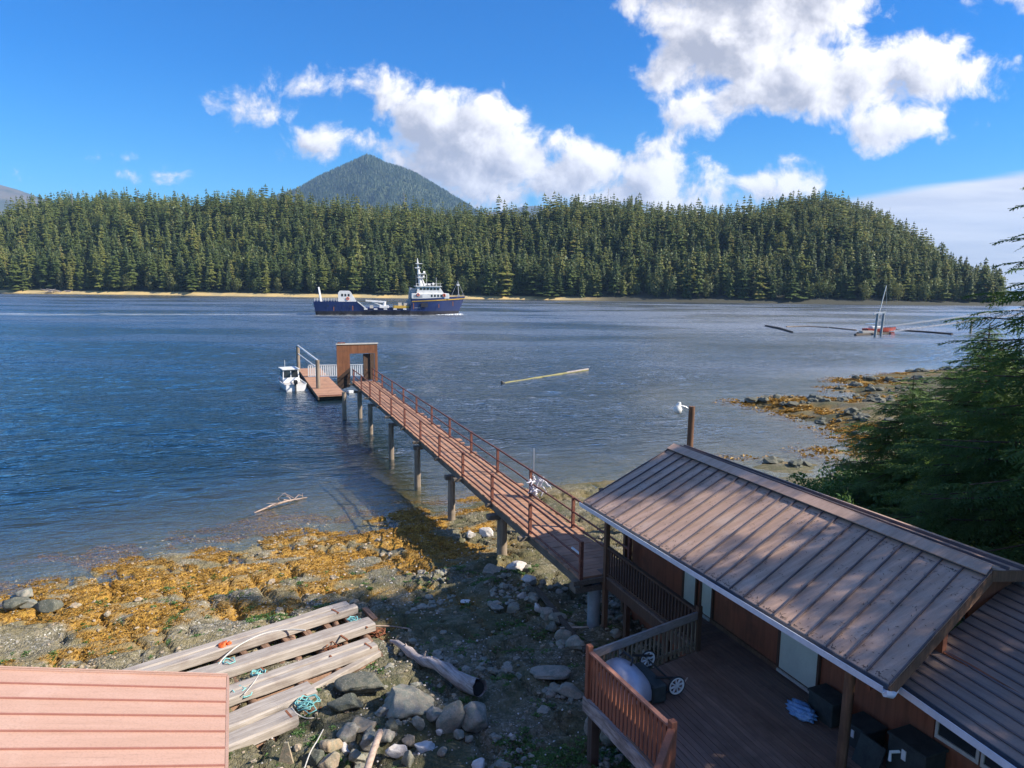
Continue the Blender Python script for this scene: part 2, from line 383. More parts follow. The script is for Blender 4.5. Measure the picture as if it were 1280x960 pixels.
def hgt(x, y):
    x = np.asarray(x, float); y = np.asarray(y, float)
    wx = x + (fbm(x / 1.7, y / 1.7, 3, 3) - .5) * 1.6; wy = y + (fbm(x / 1.7, y / 1.7, 9, 3) - .5) * 1.6
    s = sdf_poly(wx, wy, LAND)
    for q in ISL: s = np.maximum(s, np.minimum(sdf_poly(wx, wy, q) , 1.2))
    c, sn = math.cos(math.radians(33)), math.sin(math.radians(33))
    u = x * c + y * sn; v = -x * sn + y * c
    far = sstep(38, 60, y)
    land = 1.35 * (1 - np.exp(-np.clip(s, 0, None) * .085)) + np.clip(s - 24, 0, 40) * .05
    # ledges of bedrock: terraces across the strata
    st = fbm(u / 4.2, v / .75 , 21, 4, .55); st2 = fbm(u / 2.0 + 7, v / .33, 33, 3, .5)
    ledge = (st - .5) * .55 + (np.abs(st2 - .5) * -.42)
    crack = -sstep(.035, .0, np.abs(fbm(u / .8 + 11, v / 3.2, 55, 3) - .5)) * .24
    rock = sstep(-9.5, -4.0, -x) * 1.0
    rockm = np.clip(.35 + .65 * rock, 0, 1)
    near = 1 - far
    lf = sstep(0.0, 2.2, s)
    z = land + (ledge * rockm + crack * rock) * (.35 + .65 * lf) * np.where(s > 0, 1, np.clip(1 + s / 3, 0.15, 1)) + far * ((fbm(x / 3.0, y / 1.4, 77, 4) - .36) * .8 * lf + .16 * sstep(0, .7, s))
    z = z + (fbm(x / .35, y / .35, 5, 2) - .5) * .05
    z = np.where(s < 0, z - .045 * (-s) - .0022 * s * s * (s > -35) - (s <= -35) * 2.7, z)
    # bank under the trees on the right and below the buildings
    ee = (x - O.x) * EE.x + (y - O.y) * EE.y; dd = (x - O.x) * DD.x + (y - O.y) * DD.y
    bank = sstep(4.5, 11, ee) * sstep(12, 3, dd) * sstep(0, 4, s); z = z + bank * 1.1
    return z, s
def weedmask(x, y, z, s):
    a = fbm(x / 1.1, y / .6, 101, 5, .6); b = fbm(x / 5.0, y / 3.0, 131, 3)
    band = sstep(-.25, -.05, z) * sstep(.75, .32, z + (b - .5) * .5 - .2 * sstep(-9, -12, x))
    loc = (1 - .2 * sstep(45, 55, y)) * (1 - .85 * sstep(-1.5, 1.0, x) * sstep(46, 40, y))
    c3 = fbm(x / 2.2 + 9, y / 1.1, 171, 3)
    return band * sstep(.44, .53, a * .6 + b * .4 + .05) * loc * sstep(.64, .56, c3)

def grid(xs, ys, f):
    X, Y = np.meshgrid(xs, ys); Z, ex = f(X.ravel(), Y.ravel())
    V = np.stack([X.ravel(), Y.ravel(), Z], 1); nx, ny = len(xs), len(ys)
    i = np.arange((nx - 1) * (ny - 1)); r = i // (nx - 1); c = i % (nx - 1); a = r * nx + c
    return V, np.stack([a, a + 1, a + nx + 1, a + nx], 1), ex
def spaced(*segs):
    out = []
    for a, b, st in segs: out.append(np.arange(a, b, st))
    return np.concatenate(out + [np.array([segs[-1][1]])])

def M_ground():
    t = NT('beach'); g = t.geo(); w = t.attr('weed'); al = t.attr('algae_shade')
    z = t.n('ShaderNodeSeparateXYZ'); t.l(g, z.inputs[0]); z = z.outputs[2]
    n1 = t.noise(g, .5, 5, .6); n2 = t.noise(g, 3.5, 5, .65); n3 = t.noise(g, 18, 4, .6)
    vc = t.vor(g, 11, out='Color'); vd = t.vor(g, 11); vc2 = t.vor(g, 26, out='Color'); vd2 = t.vor(g, 26)
    sx = t.n('ShaderNodeSeparateColor'); t.l(vc, sx.inputs[0]); sy = t.n('ShaderNodeSeparateColor'); t.l(vc2, sy.inputs[0])
    base = t.mix(t.rng(n1, .35, .65), (.23, .17, .08), (.32, .255, .14))
    peb = t.ramp(sx.outputs[0], [(0, (.09, .10, .075)), (.3, (.21, .20, .14)), (.7, (.30, .27, .20)), (.9, (.44, .40, .33)), (1, (.7, .68, .62))])
    peb2 = t.ramp(sy.outputs[0], [(0, (.07, .075, .05)), (.5, (.22, .20, .14)), (.88, (.36, .33, .25)), (.96, (.65, .63, .58)), (1, (.8, .78, .72))])
    col = t.mix(.55, base, peb); col = t.mix(t.rng(n2, .42, .6, .25, .8), col, peb2)
    col = t.mix(t.rng(n3, .4, .2, 0, .55), col, (.05, .05, .035))
    yy_ = t.n('ShaderNodeSeparateXYZ'); t.l(g, yy_.inputs[0]); col = t.mix(t.math('MULTIPLY', t.rng(yy_.outputs[1], 44, 52), t.rng(n1, .3, .55, .35, .85)), col, (.085, .07, .04))
    oliv = t.math('MULTIPLY', t.rng(n1, .38, .6), .65); col = t.mix(oliv, col, (.21, .17, .075), 'MIX'); crk = t.rng(t.vor(t.mapping(g, (.55, 1.6, 1), (0, 0, -.55)), 1.1, 'DISTANCE_TO_EDGE'), .035, .0); col = t.mix(t.math('MULTIPLY', crk, .55), col, (.03, .025, .015))
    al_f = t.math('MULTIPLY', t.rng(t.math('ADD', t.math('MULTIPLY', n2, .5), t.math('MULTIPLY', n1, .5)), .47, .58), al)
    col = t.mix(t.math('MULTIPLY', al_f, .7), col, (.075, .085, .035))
    col = t.mix(t.math('MULTIPLY', al, .38), col, (.05, .06, .04))  # further darkening paints extra shade into the colour of the shaded foreshore
    wc = t.ramp(sy.outputs[1], [(0, (.20, .10, .02)), (.5, (.38, .20, .03)), (1, (.52, .31, .05))])
    col = t.mix(t.math('MULTIPLY', w, .9, clamp=True), col, wc)
    col = t.mix(t.rng(z, .10, -.10, 0, .62), col, (.075, .065, .022))
    col = t.mix(t.rng(z, -.2, -1.4, 0, .5), col, (.13, .13, .05))
    h = t.math('ADD', t.math('MULTIPLY', vd, -.5), t.math('ADD', t.math('MULTIPLY', n3, .7), t.math('MULTIPLY', vd2, -.35)))
    return t.finish(col, .85, t.bump(h, .9, .06), 0, .25)
MAT['ground'] = M_ground()
def algae_shade(x, y): return sstep(-7.5, -4.5, x) * sstep(46, 38, y) + .9 * sstep(48, 56, y) * sstep(.42, .52, fbm(x / 5, y / 2.5, 501, 3))  # near: algae patches and painted foreshore shade; far: dark patches on the spits
def fground(x, y):
    z, s = hgt(x, y); return z, (weedmask(x, y, z, s), algae_shade(x, y) , s)
xs = spaced((-700, -60, 40), (-60, -24, 1.2), (-24, 8, .11), (8, 40, .35), (40, 100, 1.2), (100, 900, 50))
ys = spaced((-120, 6, 14), (6, 36, .11), (36, 60, .28), (60, 110, .55), (110, 300, 10), (300, 900, 50))
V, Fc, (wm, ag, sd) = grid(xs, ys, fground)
tag(np_mesh('beach_ground', V, Fc, MAT['ground'], True, [('weed', 'POINT', wm), ('algae_shade', 'POINT', ag)]), 'rocky beach with gravel, ledges and orange rockweed below the house', None, None, 'structure')

# ------------------------------------------------------------------ water
SHIP0 = Vector((-64.0, 225.1, 0)); SHIPD = (Vector((-17.3, 236.1, 0)) - SHIP0).normalized(); SHIPN = Vector((-SHIPD.y, SHIPD.x, 0))
def M_water():
    t = NT('sea_water'); g = t.geo(); dp = t.attr('depth')
    rot = math.radians(18)
    nd = t.t.nodes.new('ShaderNodeVectorRotate'); nd.rotation_type = 'Z_AXIS'; t.l(g, nd.inputs['Vector']); nd.inputs['Angle'].default_value = -rot
    p = t.mapping(nd.outputs[0], (.38, 1, 1))
    w1 = t.noise(p, .55, 3, .5, .3); w2 = t.noise(p, 1.7, 3, .55, .4); w3 = t.noise(t.mapping(nd.outputs[0], (.6, 1, 1)), 5.0, 2, .5, .2); w4 = t.noise(g, .018, 3, .5)
    gust = t.rng(t.noise(t.mapping(g, (.5, 1.4, 1)), .022, 4, .6), .38, .62, .5, 1.25)
    calm = t.rng(dp, .0, 1.2, .35, 1.0)
    h = t.math('ADD', t.math('MULTIPLY', w1, .25), t.math('ADD', t.math('MULTIPLY', w2, .30), t.math('MULTIPLY', w3, .11)))
    h = t.math('MULTIPLY', t.math('MULTIPLY', h, gust), calm)
    nrm = t.bump(h, 1.0, 1.0)
    fr = t.n('ShaderNodeFresnel'); fr.inputs[0].default_value = 1.34; t.l(nrm, fr.inputs['Normal'])
    gl = t.n('ShaderNodeBsdfGlossy'); sy_ = t.n('ShaderNodeSeparateXYZ'); t.l(g, sy_.inputs[0]); t.l(t.math('MULTIPLY', t.rng(sy_.outputs[1], 25, 190, .15, .32, False), gust), gl.inputs['Roughness']); gl.inputs[0].default_value = (1, 1, 1, 1); t.l(nrm, gl.inputs['Normal'])
    tr = t.n('ShaderNodeBsdfTransparent'); tr.inputs[0].default_value = (.93, .97, .90, 1)
    df = t.n('ShaderNodeBsdfDiffuse'); df.inputs[0].default_value = (.008, .026, .040, 1)
    # absorption: more water in the way, less of the bottom shows
    lw = t.math('SUBTRACT', 1.0, t.math('POWER', 2.718, t.math('MULTIPLY', dp, -1.25)))
    m1 = t.n('ShaderNodeMixShader'); t.l(lw, m1.inputs[0]); t.l(tr.outputs[0], m1.inputs[1]); t.l(df.outputs[0], m1.inputs[2])
    m2 = t.n('ShaderNodeMixShader'); t.l(t.math('MINIMUM', t.math('MULTIPLY', fr.outputs[0], 1.4), t.math('SUBTRACT', 1.0, t.math('MULTIPLY', t.geo('Backfacing'), .94))), m2.inputs[0]); t.l(m1.outputs[0], m2.inputs[1]); t.l(gl.outputs[0], m2.inputs[2])
    # wake foam of the ship and the lines of foam on the channel
    rel = t.vmath('SUBTRACT', g, tuple(SHIP0)); u = t.vmath('DOT_PRODUCT', rel, tuple(SHIPD)); v = t.math('ABSOLUTE', t.vmath('DOT_PRODUCT', rel, tuple(SHIPN)))
    wid = t.math('ADD', 3.2, t.math('MULTIPLY', t.math('MULTIPLY', u, -1), .045))
    inw = t.math('MULTIPLY', t.rng(t.math('SUBTRACT', wid, v), 0, 1.5), t.rng(u, 4, -4)); inw = t.math('MULTIPLY', inw, t.rng(u, -280, -30, .45, 1))
    fn = t.math('MULTIPLY', t.rng(t.noise(t.mapping(nd.outputs[0], (.12, 1, 1)), .7, 5, .7), .46, .66), .75)
    hullw = t.math('MULTIPLY', t.math('MULTIPLY', t.rng(v, 6.8, 5.0), t.rng(u, -2, 1)), t.math('MULTIPLY', t.rng(u, 50, 46), t.rng(t.noise(g, .5, 3, .6), .45, .6)))
    foam = t.math('MAXIMUM', t.math('MULTIPLY', inw, fn), hullw)
    fd = t.n('ShaderNodeBsdfDiffuse'); fd.inputs[0].default_value = (.7, .75, .78, 1)
    m3 = t.n('ShaderNodeMixShader'); t.l(foam, m3.inputs[0]); t.l(m2.outputs[0], m3.inputs[1]); t.l(fd.outputs[0], m3.inputs[2])
    o = t.n('ShaderNodeOutputMaterial'); t.l(m3.outputs[0], o.inputs[0]); return t.m
MAT['water'] = M_water()
def fwater(x, y):
    z, s = hgt(x, y); dpt_ = np.clip(-z, 0, 9)
    a = math.radians(20); u = x * math.cos(a) + y * math.sin(a); v = -x * math.sin(a) + y * math.cos(a)
    u = u + (fbm(x / 5, y / 5, 400, 2) - .5) * 3; v = v + (fbm(x / 6, y / 6, 410, 2) - .5) * 2.2
    r1 = 1 - np.abs(2 * fbm(u / 3.4, v / 1.15, 420, 2, .45) - 1); r2 = fbm(u / 1.5, v / .62, 440, 2, .5); r3 = fbm(u / 9, v / 4, 460, 2)
    amp = sstep(0, .7, dpt_) * .75 + .25; fade = sstep(204, 120, y) * sstep(11, 14, y) * sstep(-158, -110, x) * sstep(168, 120, x)
    gust = .65 + .7 * fbm(x / 22, y / 9, 480, 3)
    return ((r1 - .6) * .20 + (r2 - .5) * .15 + (r3 - .5) * .10) * .58 * amp * fade * gust * sstep(0, .25, dpt_ + .02), dpt_
xs = spaced((-9000, -160, 600), (-160, -68, 1.0), (-68, 80, .3), (80, 170, 1.0), (170, 9000, 600))
ys = spaced((-200, 12, 8), (12, 60, .22), (60, 120, .45), (120, 205, .9), (205, 260, 8), (260, 12000, 500))
V, Fc, dpt = grid(xs, ys, fwater)
tag(np_mesh('water', V, Fc, MAT['water'], True, [('depth', 'POINT', dpt)]), 'rippled blue channel water, clear over the shallows', None, None, 'structure')

# ------------------------------------------------------------------ far shore: hill and forest
FS = [(-700, 560), (-420, 500), (-339, 468), (-235, 462), (-130, 445), (0, 446), (123, 424), (219, 420), (305, 424), (350, 445), (385, 500), (420, 620), (460, 900)]
# silhouette of the forest tops, measured in the photograph: (px, py)
SIL = [(-200, 250), (0, 246), (60, 250), (120, 247), (200, 246), (300, 247), (340, 250), (440, 253), (520, 260), (600, 264), (660, 265), (720, 258), (780, 255), (860, 258), (940, 262), (990, 254), (1030, 252), (1080, 262), (1120, 272), (1160, 288), (1190, 305), (1210, 325), (1235, 352), (1260, 372)]
TREEH = 24.0
def crest(az):
    """height of the treetops above sea at 560 m range for a bearing tangent az"""
    xs_ = [ray(px, py).x / ray(px, py).y for px, py in SIL]; zs_ = [H + ray(px, py).z / ray(px, py).y * 560 for px, py in SIL]
    return np.interp(az, xs_, zs_)
fsx = np.array([p[0] for p in FS[:9]]); fsy = np.array([p[1] for p in FS[:9]])
FP = np.array(FS + [(380, 2500), (-2500, 2500), (-2500, 700)], float)
def hfar(x, y):
    s = sdf_poly(x, y, FP); az = x / np.maximum(y, 1)
    top = np.clip(crest(az) - TREEH * .92, 3, None) * np.clip(y, 430, 900) / 560
    up = sstep(2, 105, s) ** .8
    z = np.where(s > 0, .25 + 1.5 * sstep(0, 5, s) + (top) * up + (fbm(x / 45, y / 45, 4, 4) - .5) * 22 * sstep(10, 60, s), s * .15)
    return z, s
xs = spaced((-760, -420, 20), (-420, 380, 4), (380, 460, 20)); ys = spaced((405, 660, 4), (660, 760, 20), (760, 1100, 60))
V, Fc, s_ = grid(xs, ys, hfar)
t = NT('far_ground'); g = t.geo(); z = t.n('ShaderNodeSeparateXYZ'); t.l(g, z.inputs[0])
c = t.mix(t.rng(t.noise(g, .08, 4, .6), .4, .6), (.58, .42, .18), (.42, .33, .17)); c = t.mix(t.rng(z.outputs[2], 1.7, 2.6), c, (.02, .03, .012)); c = t.mix(t.rng(z.outputs[2], .35, .0), c, (.06, .05, .03))
c = t.mix(t.rng(z.outputs[0], 20, 70), c, (.05, .05, .035))
MAT['far_ground'] = t.finish(c, .95)
keep = np.all(V[Fc][:, :, 2] > -3, axis=1)
tag(np_mesh('far_hill', V, Fc[keep], MAT['far_ground'], True), 'wooded hill across the channel with a narrow sandy shore', None, None, 'structure')

def conifer_mesh(seed, hi=True):
    r = np.random.RandomState(seed); Vs = []; Fs = []
    def tri(a, b, c): n = len(Vs); Vs.extend([a, b, c]); Fs.append((n, n + 1, n + 2))
    R = r.uniform(.12, .22); lv = 23 if hi else 15; t0 = r.uniform(.06, .2); lean = r.uniform(-.02, .02, 2); pw = r.uniform(.65, 1.0)
    for i in range(lv):
        t = t0 + (1 - t0) * (i + r.uniform(-.3, .3)) / lv; t = min(max(t, .03), .985)
        rad = R * (1 - (t - t0) / (1 - t0)) ** pw + .02; rad *= r.uniform(.6, 1.3)
        nb = int(r.uniform(6, 9)) if t < .75 else 4
        for k in range(nb):
            a = 6.283 * (k + r.uniform(-.4, .4)) / nb + i * 1.3; q = rad * r.uniform(.55, 1.15); w = q * r.uniform(.22, .4) + .006
            ca, sa = math.cos(a), math.sin(a); dr = r.uniform(.02, .07) * (1.2 - t) + .012; cx, cy = lean[0] * t, lean[1] * t
            base = (cx, cy, t); tip = (cx + ca * q, cy + sa * q, t - dr)
            l1 = (cx + ca * q * .62 - sa * w, cy + sa * q * .62 + ca * w, t - dr * .75 - .012); l2 = (cx + ca * q * .62 + sa * w, cy + sa * q * .62 - ca * w, t - dr * .75 - .012)
            md = (cx + ca * q * .55, cy + sa * q * .55, t - dr * .3 + .004)
            tri(base, l1, md); tri(l1, tip, md); tri(base, md, l2); tri(md, tip, l2)
    # leader and trunk
    tp = (lean[0], lean[1], 1.0)
    for k in range(4):
        a = k * 1.57; tri((math.cos(a) * .014, math.sin(a) * .014, .93), (math.cos(a + 1.57) * .014, math.sin(a + 1.57) * .014, .93), tp)
    for k in range(4):
        a = k * 1.57; b = a + 1.57; p = .011
        tri((math.cos(a) * p, math.sin(a) * p, 0), (math.cos(b) * p, math.sin(b) * p, 0), (lean[0] * .6, lean[1] * .6, .75))
    return np.array(Vs), np.array(Fs)
def alder_mesh(seed):
    r = np.random.RandomState(seed); Vs = []; Fs = []
    cl = [(r.uniform(-.16, .16), r.uniform(-.16, .16), .3 + .045 * q_ + r.uniform(-.04, .04), r.uniform(.18, .27)) for q_ in range(12)]
    for cx, cy, cz, cr in cl:
        for k in range(42):
            d = r.normal(size=3); d /= np.linalg.norm(d); c = np.array([cx, cy, cz]) + d * cr * r.uniform(.6, 1.08)
            a = np.cross(d, r.normal(size=3)); a /= np.linalg.norm(a) + 1e-9; b = np.cross(d, a); q = r.uniform(.03, .06)
            n = len(Vs); Vs.extend([c - a * q, c + b * q * .7 + d * .01, c + a * q - b * q * .4]); Fs.append((n, n + 1, n + 2))
    for cx, cy, cz, cr in cl: n = len(Vs); Vs.extend([(0.02, 0, .2), (-.02, .01, .25), (cx, cy, cz)]); Fs.append((n, n + 1, n + 2))
    for k in range(5):
        a = k * 1.257; n = len(Vs); Vs.extend([(math.cos(a) * .02, math.sin(a) * .02, 0), (math.cos(a + 1.257) * .02, math.sin(a + 1.257) * .02, 0), (0, 0, .7)]); Fs.append((n, n + 1, n + 2))
    return np.array(Vs, float), np.array(Fs)
CON = [conifer_mesh(s) for s in range(8)]; CONL = [conifer_mesh(s + 50, False) for s in range(6)]; ALD = [alder_mesh(s) for s in range(3)]
rs = np.random.RandomState(11)
spots = []
gx = np.arange(-430, 372, 5.9); gy = np.arange(412, 720, 5.9)
for x0 in gx:
    for y0 in gy:
        x = x0 + rs.uniform(-2.9, 2.9); y = y0 + rs.uniform(-2.9, 2.9)
        spots.append((x, y))
sp = np.array(spots); z, s = hfar(sp[:, 0], sp[:, 1]); az = sp[:, 0] / sp[:, 1]
ok = (s > 5.5) & (s < 175) & (az > -.84) & (az < .694); sp, z, s = sp[ok], z[ok], s[ok]
order = np.argsort(np.hypot(sp[:, 0], sp[:, 1]) / 450 * .0 + s); sp, z, s = sp[order], z[order], s[order]
NI = 270
protos = []
for i, (v, f) in enumerate(CON + ALD):
    kind = 'con' if i < 8 else 'ald'
    me = bpy.data.meshes.new('shore_spruce' if kind == 'con' else 'shore_alder'); me.from_pydata([tuple(p) for p in v], [], [tuple(int(a) for a in q) for q in f])
    me.materials.append(MAT['conifer'] if kind == 'con' else MAT['alder']); protos.append(me)
pp = []
for i in range(len(sp)):
    x, y = sp[i]
    if i < NI:
        ald = rs.rand() < (.38 if s[i] < 12 else .12)
        me = protos[8 + rs.randint(3)] if ald else protos[rs.randint(8)]
        o = bpy.data.objects.new('alder_tree' if ald else 'spruce_tree', me); C.objects.link(o)
        h = rs.uniform(9, 15) if ald else rs.uniform(14, 29)
        o.location = (x, y, z[i] - .4); o.rotation_euler = (0, 0, rs.uniform(0, 6.28)); q = h * rs.uniform(.9, 1.25) * (1 if not ald else .9); o.scale = (q, q, h)
        if ald: tag(o, 'pale green rounded leafy tree on the shore across the channel', 'tree', 'leafy trees along the far shore')
        else: tag(o, 'tall dark conifer in the front ranks of the forest across the channel', 'tree', 'conifers in front of the far forest')
    else: pp.append((x, y, z[i], s[i]))
VV = []; FF = []; TT = []; n0 = 0
for x, y, zz, ss in pp:
    rnd_ = rs.rand() < .14
    v, f = ALD[rs.randint(3)] if rnd_ else (CONL[rs.randint(6)] if ss > 60 else CON[rs.randint(8)])
    h = (rs.uniform(13, 20) if rnd_ else rs.uniform(16, 27)) * (1.0 if rs.rand() > .05 else 1.2); q = h * rs.uniform(.9, 1.3); a = rs.uniform(0, 6.28)
    ca, sa = math.cos(a), math.sin(a); w = np.stack([(v[:, 0] * ca - v[:, 1] * sa) * q + x, (v[:, 0] * sa + v[:, 1] * ca) * q + y, v[:, 2] * h + zz - .5], 1)
    VV.append(w); FF.append(f + n0); n0 += len(v); TT.append(np.full(len(f), rs.uniform(.5, 1) if rnd_ else rs.rand()))
fo = np_mesh('distant_forest', np.concatenate(VV), np.concatenate(FF), MAT['conifer'], False, [('tint', 'FACE', np.concatenate(TT))])
tag(fo, 'dense conifer forest covering the hill across the channel', 'forest', None, 'stuff')
# bare snags above the canopy
for k in range(9):
    px = [236, 505, 172, 90, 370, 640, 760, 1170, 1113][k]; y = ru(560, 600); az = ray(px, 250).x / ray(px, 250).y; x = az * y
    zz = float(hfar(np.array([x]), np.array([y]))[0][0]); hh = ru(26, 31)
    m = MB(); m.org = (x, y, zz); m.tube([(x, y, zz), (x + ru(-.4, .4), y, zz + hh * .6), (x + ru(-.5, .5), y, zz + hh)], [.4, .25, .06], 5)
    for j in range(9):
        zb = zz + hh * ru(.6, .97); a = ru(0, 6.28); m.tube([(x, y, zb), (x + math.cos(a) * 1.6, y + math.sin(a) * 1.6, zb - .3)], [.09, .03], 3)
    tag(m.build('dead_snag', MAT['rail_grey']), 'bare grey dead tree poking above the forest canopy', 'tree', 'dead snags above the forest')

# mountain and farther ridges
def ridge(name, pts, dist, depth, mat, label, trees=0, th=16, kindname=None, seed=0, base=-5):
    az_ = [ray(px, py).x / ray(px, py).y for px, py in pts]; hz = [H + ray(px, py).z / ray(px, py).y * dist for px, py in pts]
    def f(x, y):
        a = x / y; top = np.interp(a, az_, hz) * y / dist - (th * .7 if trees else 0)
        q = (y - dist) / depth; fall = np.where(q < 0, sstep(-1, 0, q) ** .9, sstep(1.0, 0, q))
        n = (fbm(x / (dist * .06), y / (dist * .06), seed, 5, .55) - .5)
        rg = np.abs(fbm(x / (dist * .035), y / (dist * .09), seed + 5, 4) - .5)
        z = base + (top - base) * fall * (1 - .34 * sstep(0, .6, np.abs(q)) * rg * 2.2) + n * (np.maximum(top, 0)) * .22 * sstep(0, .35, np.abs(q)) * fall
        return z, x
    x0, x1 = az_[0] * dist, az_[-1] * dist; st = dist / 869 * 4
    xs = np.arange(x0, x1, st); ys = np.arange(dist - depth, dist + depth * .6, depth / 45)
    V, Fc, _ = grid(xs, ys, f)
    o = tag(np_mesh(name, V, Fc, mat, True), label, None, None, 'structure')
    if trees:
        r = np.random.RandomState(seed + 1); x = r.uniform(x0, x1, trees); y = dist - depth * r.uniform(-.1, .98, trees); z, _ = f(x, y)
        k = z > 12; x, y, z = x[k], y[k], z[k]; n = len(x); hh = r.uniform(.6, 1.25, n) * th; rr = hh * r.uniform(.16, .26, n)
        ang = r.uniform(0, 6.28, n); P = np.zeros((n, 5, 3)); P[:, 0] = np.stack([x, y, z + hh], 1)
        for j in range(4): P[:, j + 1] = np.stack([x + np.cos(ang + j * 1.571) * rr, y + np.sin(ang + j * 1.571) * rr, z - 1], 1)
        idx = np.arange(n)[:, None] * 5; Fs = np.concatenate([idx + np.array([[0, 1, 2]]), idx + np.array([[0, 2, 3]]), idx + np.array([[0, 3, 4]]), idx + np.array([[0, 4, 1]])])
        T = np.tile(r.uniform(0, 1, n), 4)
        tag(np_mesh(kindname, P.reshape(-1, 3), Fs, MAT['conifer_far'], False, [('tint', 'FACE', T)]), label.split(',')[0] + ' carrying a far-off forest', 'forest', None, 'stuff')
    return o
t = NT('mountain_side'); g = t.geo(); MAT['mtn'] = t.finish(t.mix(t.rng(t.noise(g, .006, 6, .65), .42, .6), (.022, .04, .022), (.06, .08, .035)), .95)
t = NT('bare_ridge'); g = t.geo(); MAT['bare'] = t.finish(t.mix(t.rng(t.noise(g, .004, 6, .65), .42, .6), (.13, .11, .08), (.05, .06, .035)), .95)
ridge('mountain', [(300, 262), (335, 248), (370, 236), (400, 219), (425, 208), (445, 199), (459, 192.5), (468, 196), (482, 203), (500, 208), (520, 216), (540, 228), (560, 240), (585, 255), (610, 272), (640, 290)], 3600, 1500, MAT['mtn'], 'pointed forested mountain rising behind the hill', 34000, 15, 'mountain_forest', 3)
ridge('distant_hills', [(-260, 215), (-100, 205), (-20, 226), (0, 231), (22, 237), (50, 247), (90, 262), (140, 280)], 5200, 1700, MAT['bare'], 'bare brown mountain shoulder beyond the forest at the far side', 0, 0, None, 8)
ridge('distant_hills', [(270, 262), (300, 250), (318, 246), (345, 252), (390, 262), (560, 262), (600, 266), (625, 264), (655, 258), (672, 257), (700, 264), (740, 275)], 7000, 1500, MAT['bare'], 'low blue hills showing through gaps above the forest', 0, 0, None, 12)
ridge('far_headland', [(1150, 330), (1200, 336), (1235, 348), (1260, 352), (1300, 357), (1400, 362), (1550, 363)], 1250, 260, MAT['mtn'], 'green headland at the mouth of the channel', 2600, 22, 'headland_forest', 21)

# ================================================================== THE PIER
PZ = 2.54
pier = thing('pier', 'long narrow red-brown plank pier on single piles running out over the water', 'pier', L(0, 0, PZ))
PL = 41.6; PW = 1.73
m = MB(); d = .0
while d < PL:
    w = .235; e0 = ru(-.03, .02); e1 = PW + (ru(-.03, .05) if R_() > .09 else ru(.2, .42))
    m.box(L((e0 + e1) / 2, d + w / 2, PZ - .03 + ru(-.006, .006)), (e1 - e0, w - .016, .05), (EE, DD, ZZ)); d += w
m.build('deck_planks', MAT['pier_plank'], pier)
for e in (.07, PW - .12, .85): MB().ebox(e - .06, e + .06, 0, PL, PZ - .32, PZ - .056).build('stringer', MAT['pier_beam'], pier)
SP = 3.72
for side, e, off in ((0, .03, .0), (1, PW - .06, .07)):
    for k in range(12):
        d = k * SP + off
        if d > PL - .3 and k == 11: d = PL - .1
        MB().ebox(e - .05, e + .05, d - .05, d + .05, PZ - .15, PZ + 1.09).build('rail_post', MAT['rust_rail'], pier)
    dend = PL
    for hz, rr, nm in ((1.05, .038, 'handrail'), (.58, .032, 'middle_rail'), (.12, .036, 'toe_rail')):
        pts = [L(e, 0 if side == 0 else -.0, PZ + hz)] + [L(e + ru(-.02, .02), k * SP / 2, PZ + hz + ru(-.02, .015)) for k in range(1, 22)] + [L(e, dend, PZ + hz)]
        MB().tube(pts, rr, 6).build(nm, MAT['rust_rail'], pier)
# cross beams sticking out under the posts
for k in range(0, 12):
    d = k * SP + .02
    if k % 2 == 1 or True: MB().ebox(-.38 if k % 2 else -.22, PW + .25, d - .1, d + .1, PZ - .2, PZ - .06).build('cross_beam', MAT['pier_beam'], pier)
piles = [(.25, 6.9, .20), (-.05, 12.6, .17), (-.15, 18.6, .17), (-.22, 25.0, .17), (-.2, 32.2, .17), (.1, 38.6, .19), (-1.15, 38.4, .17)]
for e, d, r in piles:
    zb = float(hgt(np.array([L(e, d).x]), np.array([L(e, d).y]))[0][0]) - .4
    m = MB(); m.tube([L(e, d, zb), L(e, d, .4), L(e, d, PZ - .34)], [r * 1.05, r, r * .95], 12); m.build('pile', MAT['pile'], pier)
    if e > -1: MB().ebox(-.35, PW + .1, d - .15, d + .15, PZ - .5, PZ - .322).build('pile_cap', MAT['pier_beam'], pier)
m = MB().tube([L(.62, .25, .2), L(.62, .25, PZ - .32)], [.19, .19], 16); m.build('concrete_pile', MAT['pile_conc'], pier)
MB().ebox(-.1, 2.3, .05, .45, PZ - .5, PZ - .322).build('pile_cap', MAT['pier_beam'], pier)
# stub post at the near left end and its white pipe off-cut
MB().tube([L(-.02, .5, PZ + .72), L(.1, .1, PZ + .62)], .035, 8).build('pipe_stub', MAT['aluminium'], pier)
# torn white netting hung on the rail
m = MB(); c = L(PW - .02, 7.35, PZ + .55); rr_ = np.random.RandomState(5)
for k in range(26):
    p = c + Vector((ru(-.15, .35), ru(-.15, .15), ru(-.3, .32))); pts = [p]
    for j in range(5): pts.append(pts[-1] + Vector((ru(-.10, .13), ru(-.06, .06), ru(-.16, .05))))
    m.tube(pts, [.03, .04, .035, .03, .02, .01], 5)
m.org = tuple(c); tag(m.build('torn_netting', MAT['cloth']), 'torn pale lilac netting caught on the right pier rail', 'netting')
m = MB(); m.org = tuple(L(PW + .03, 7.45, PZ)); m.tube([L(PW + .03, 7.45, PZ + .0), L(PW + .03, 7.45, PZ + 1.95)], .018, 6); tag(m.build('thin_pole', MAT['aluminium']), 'thin grey pole lashed upright to the right pier rail', 'pole')

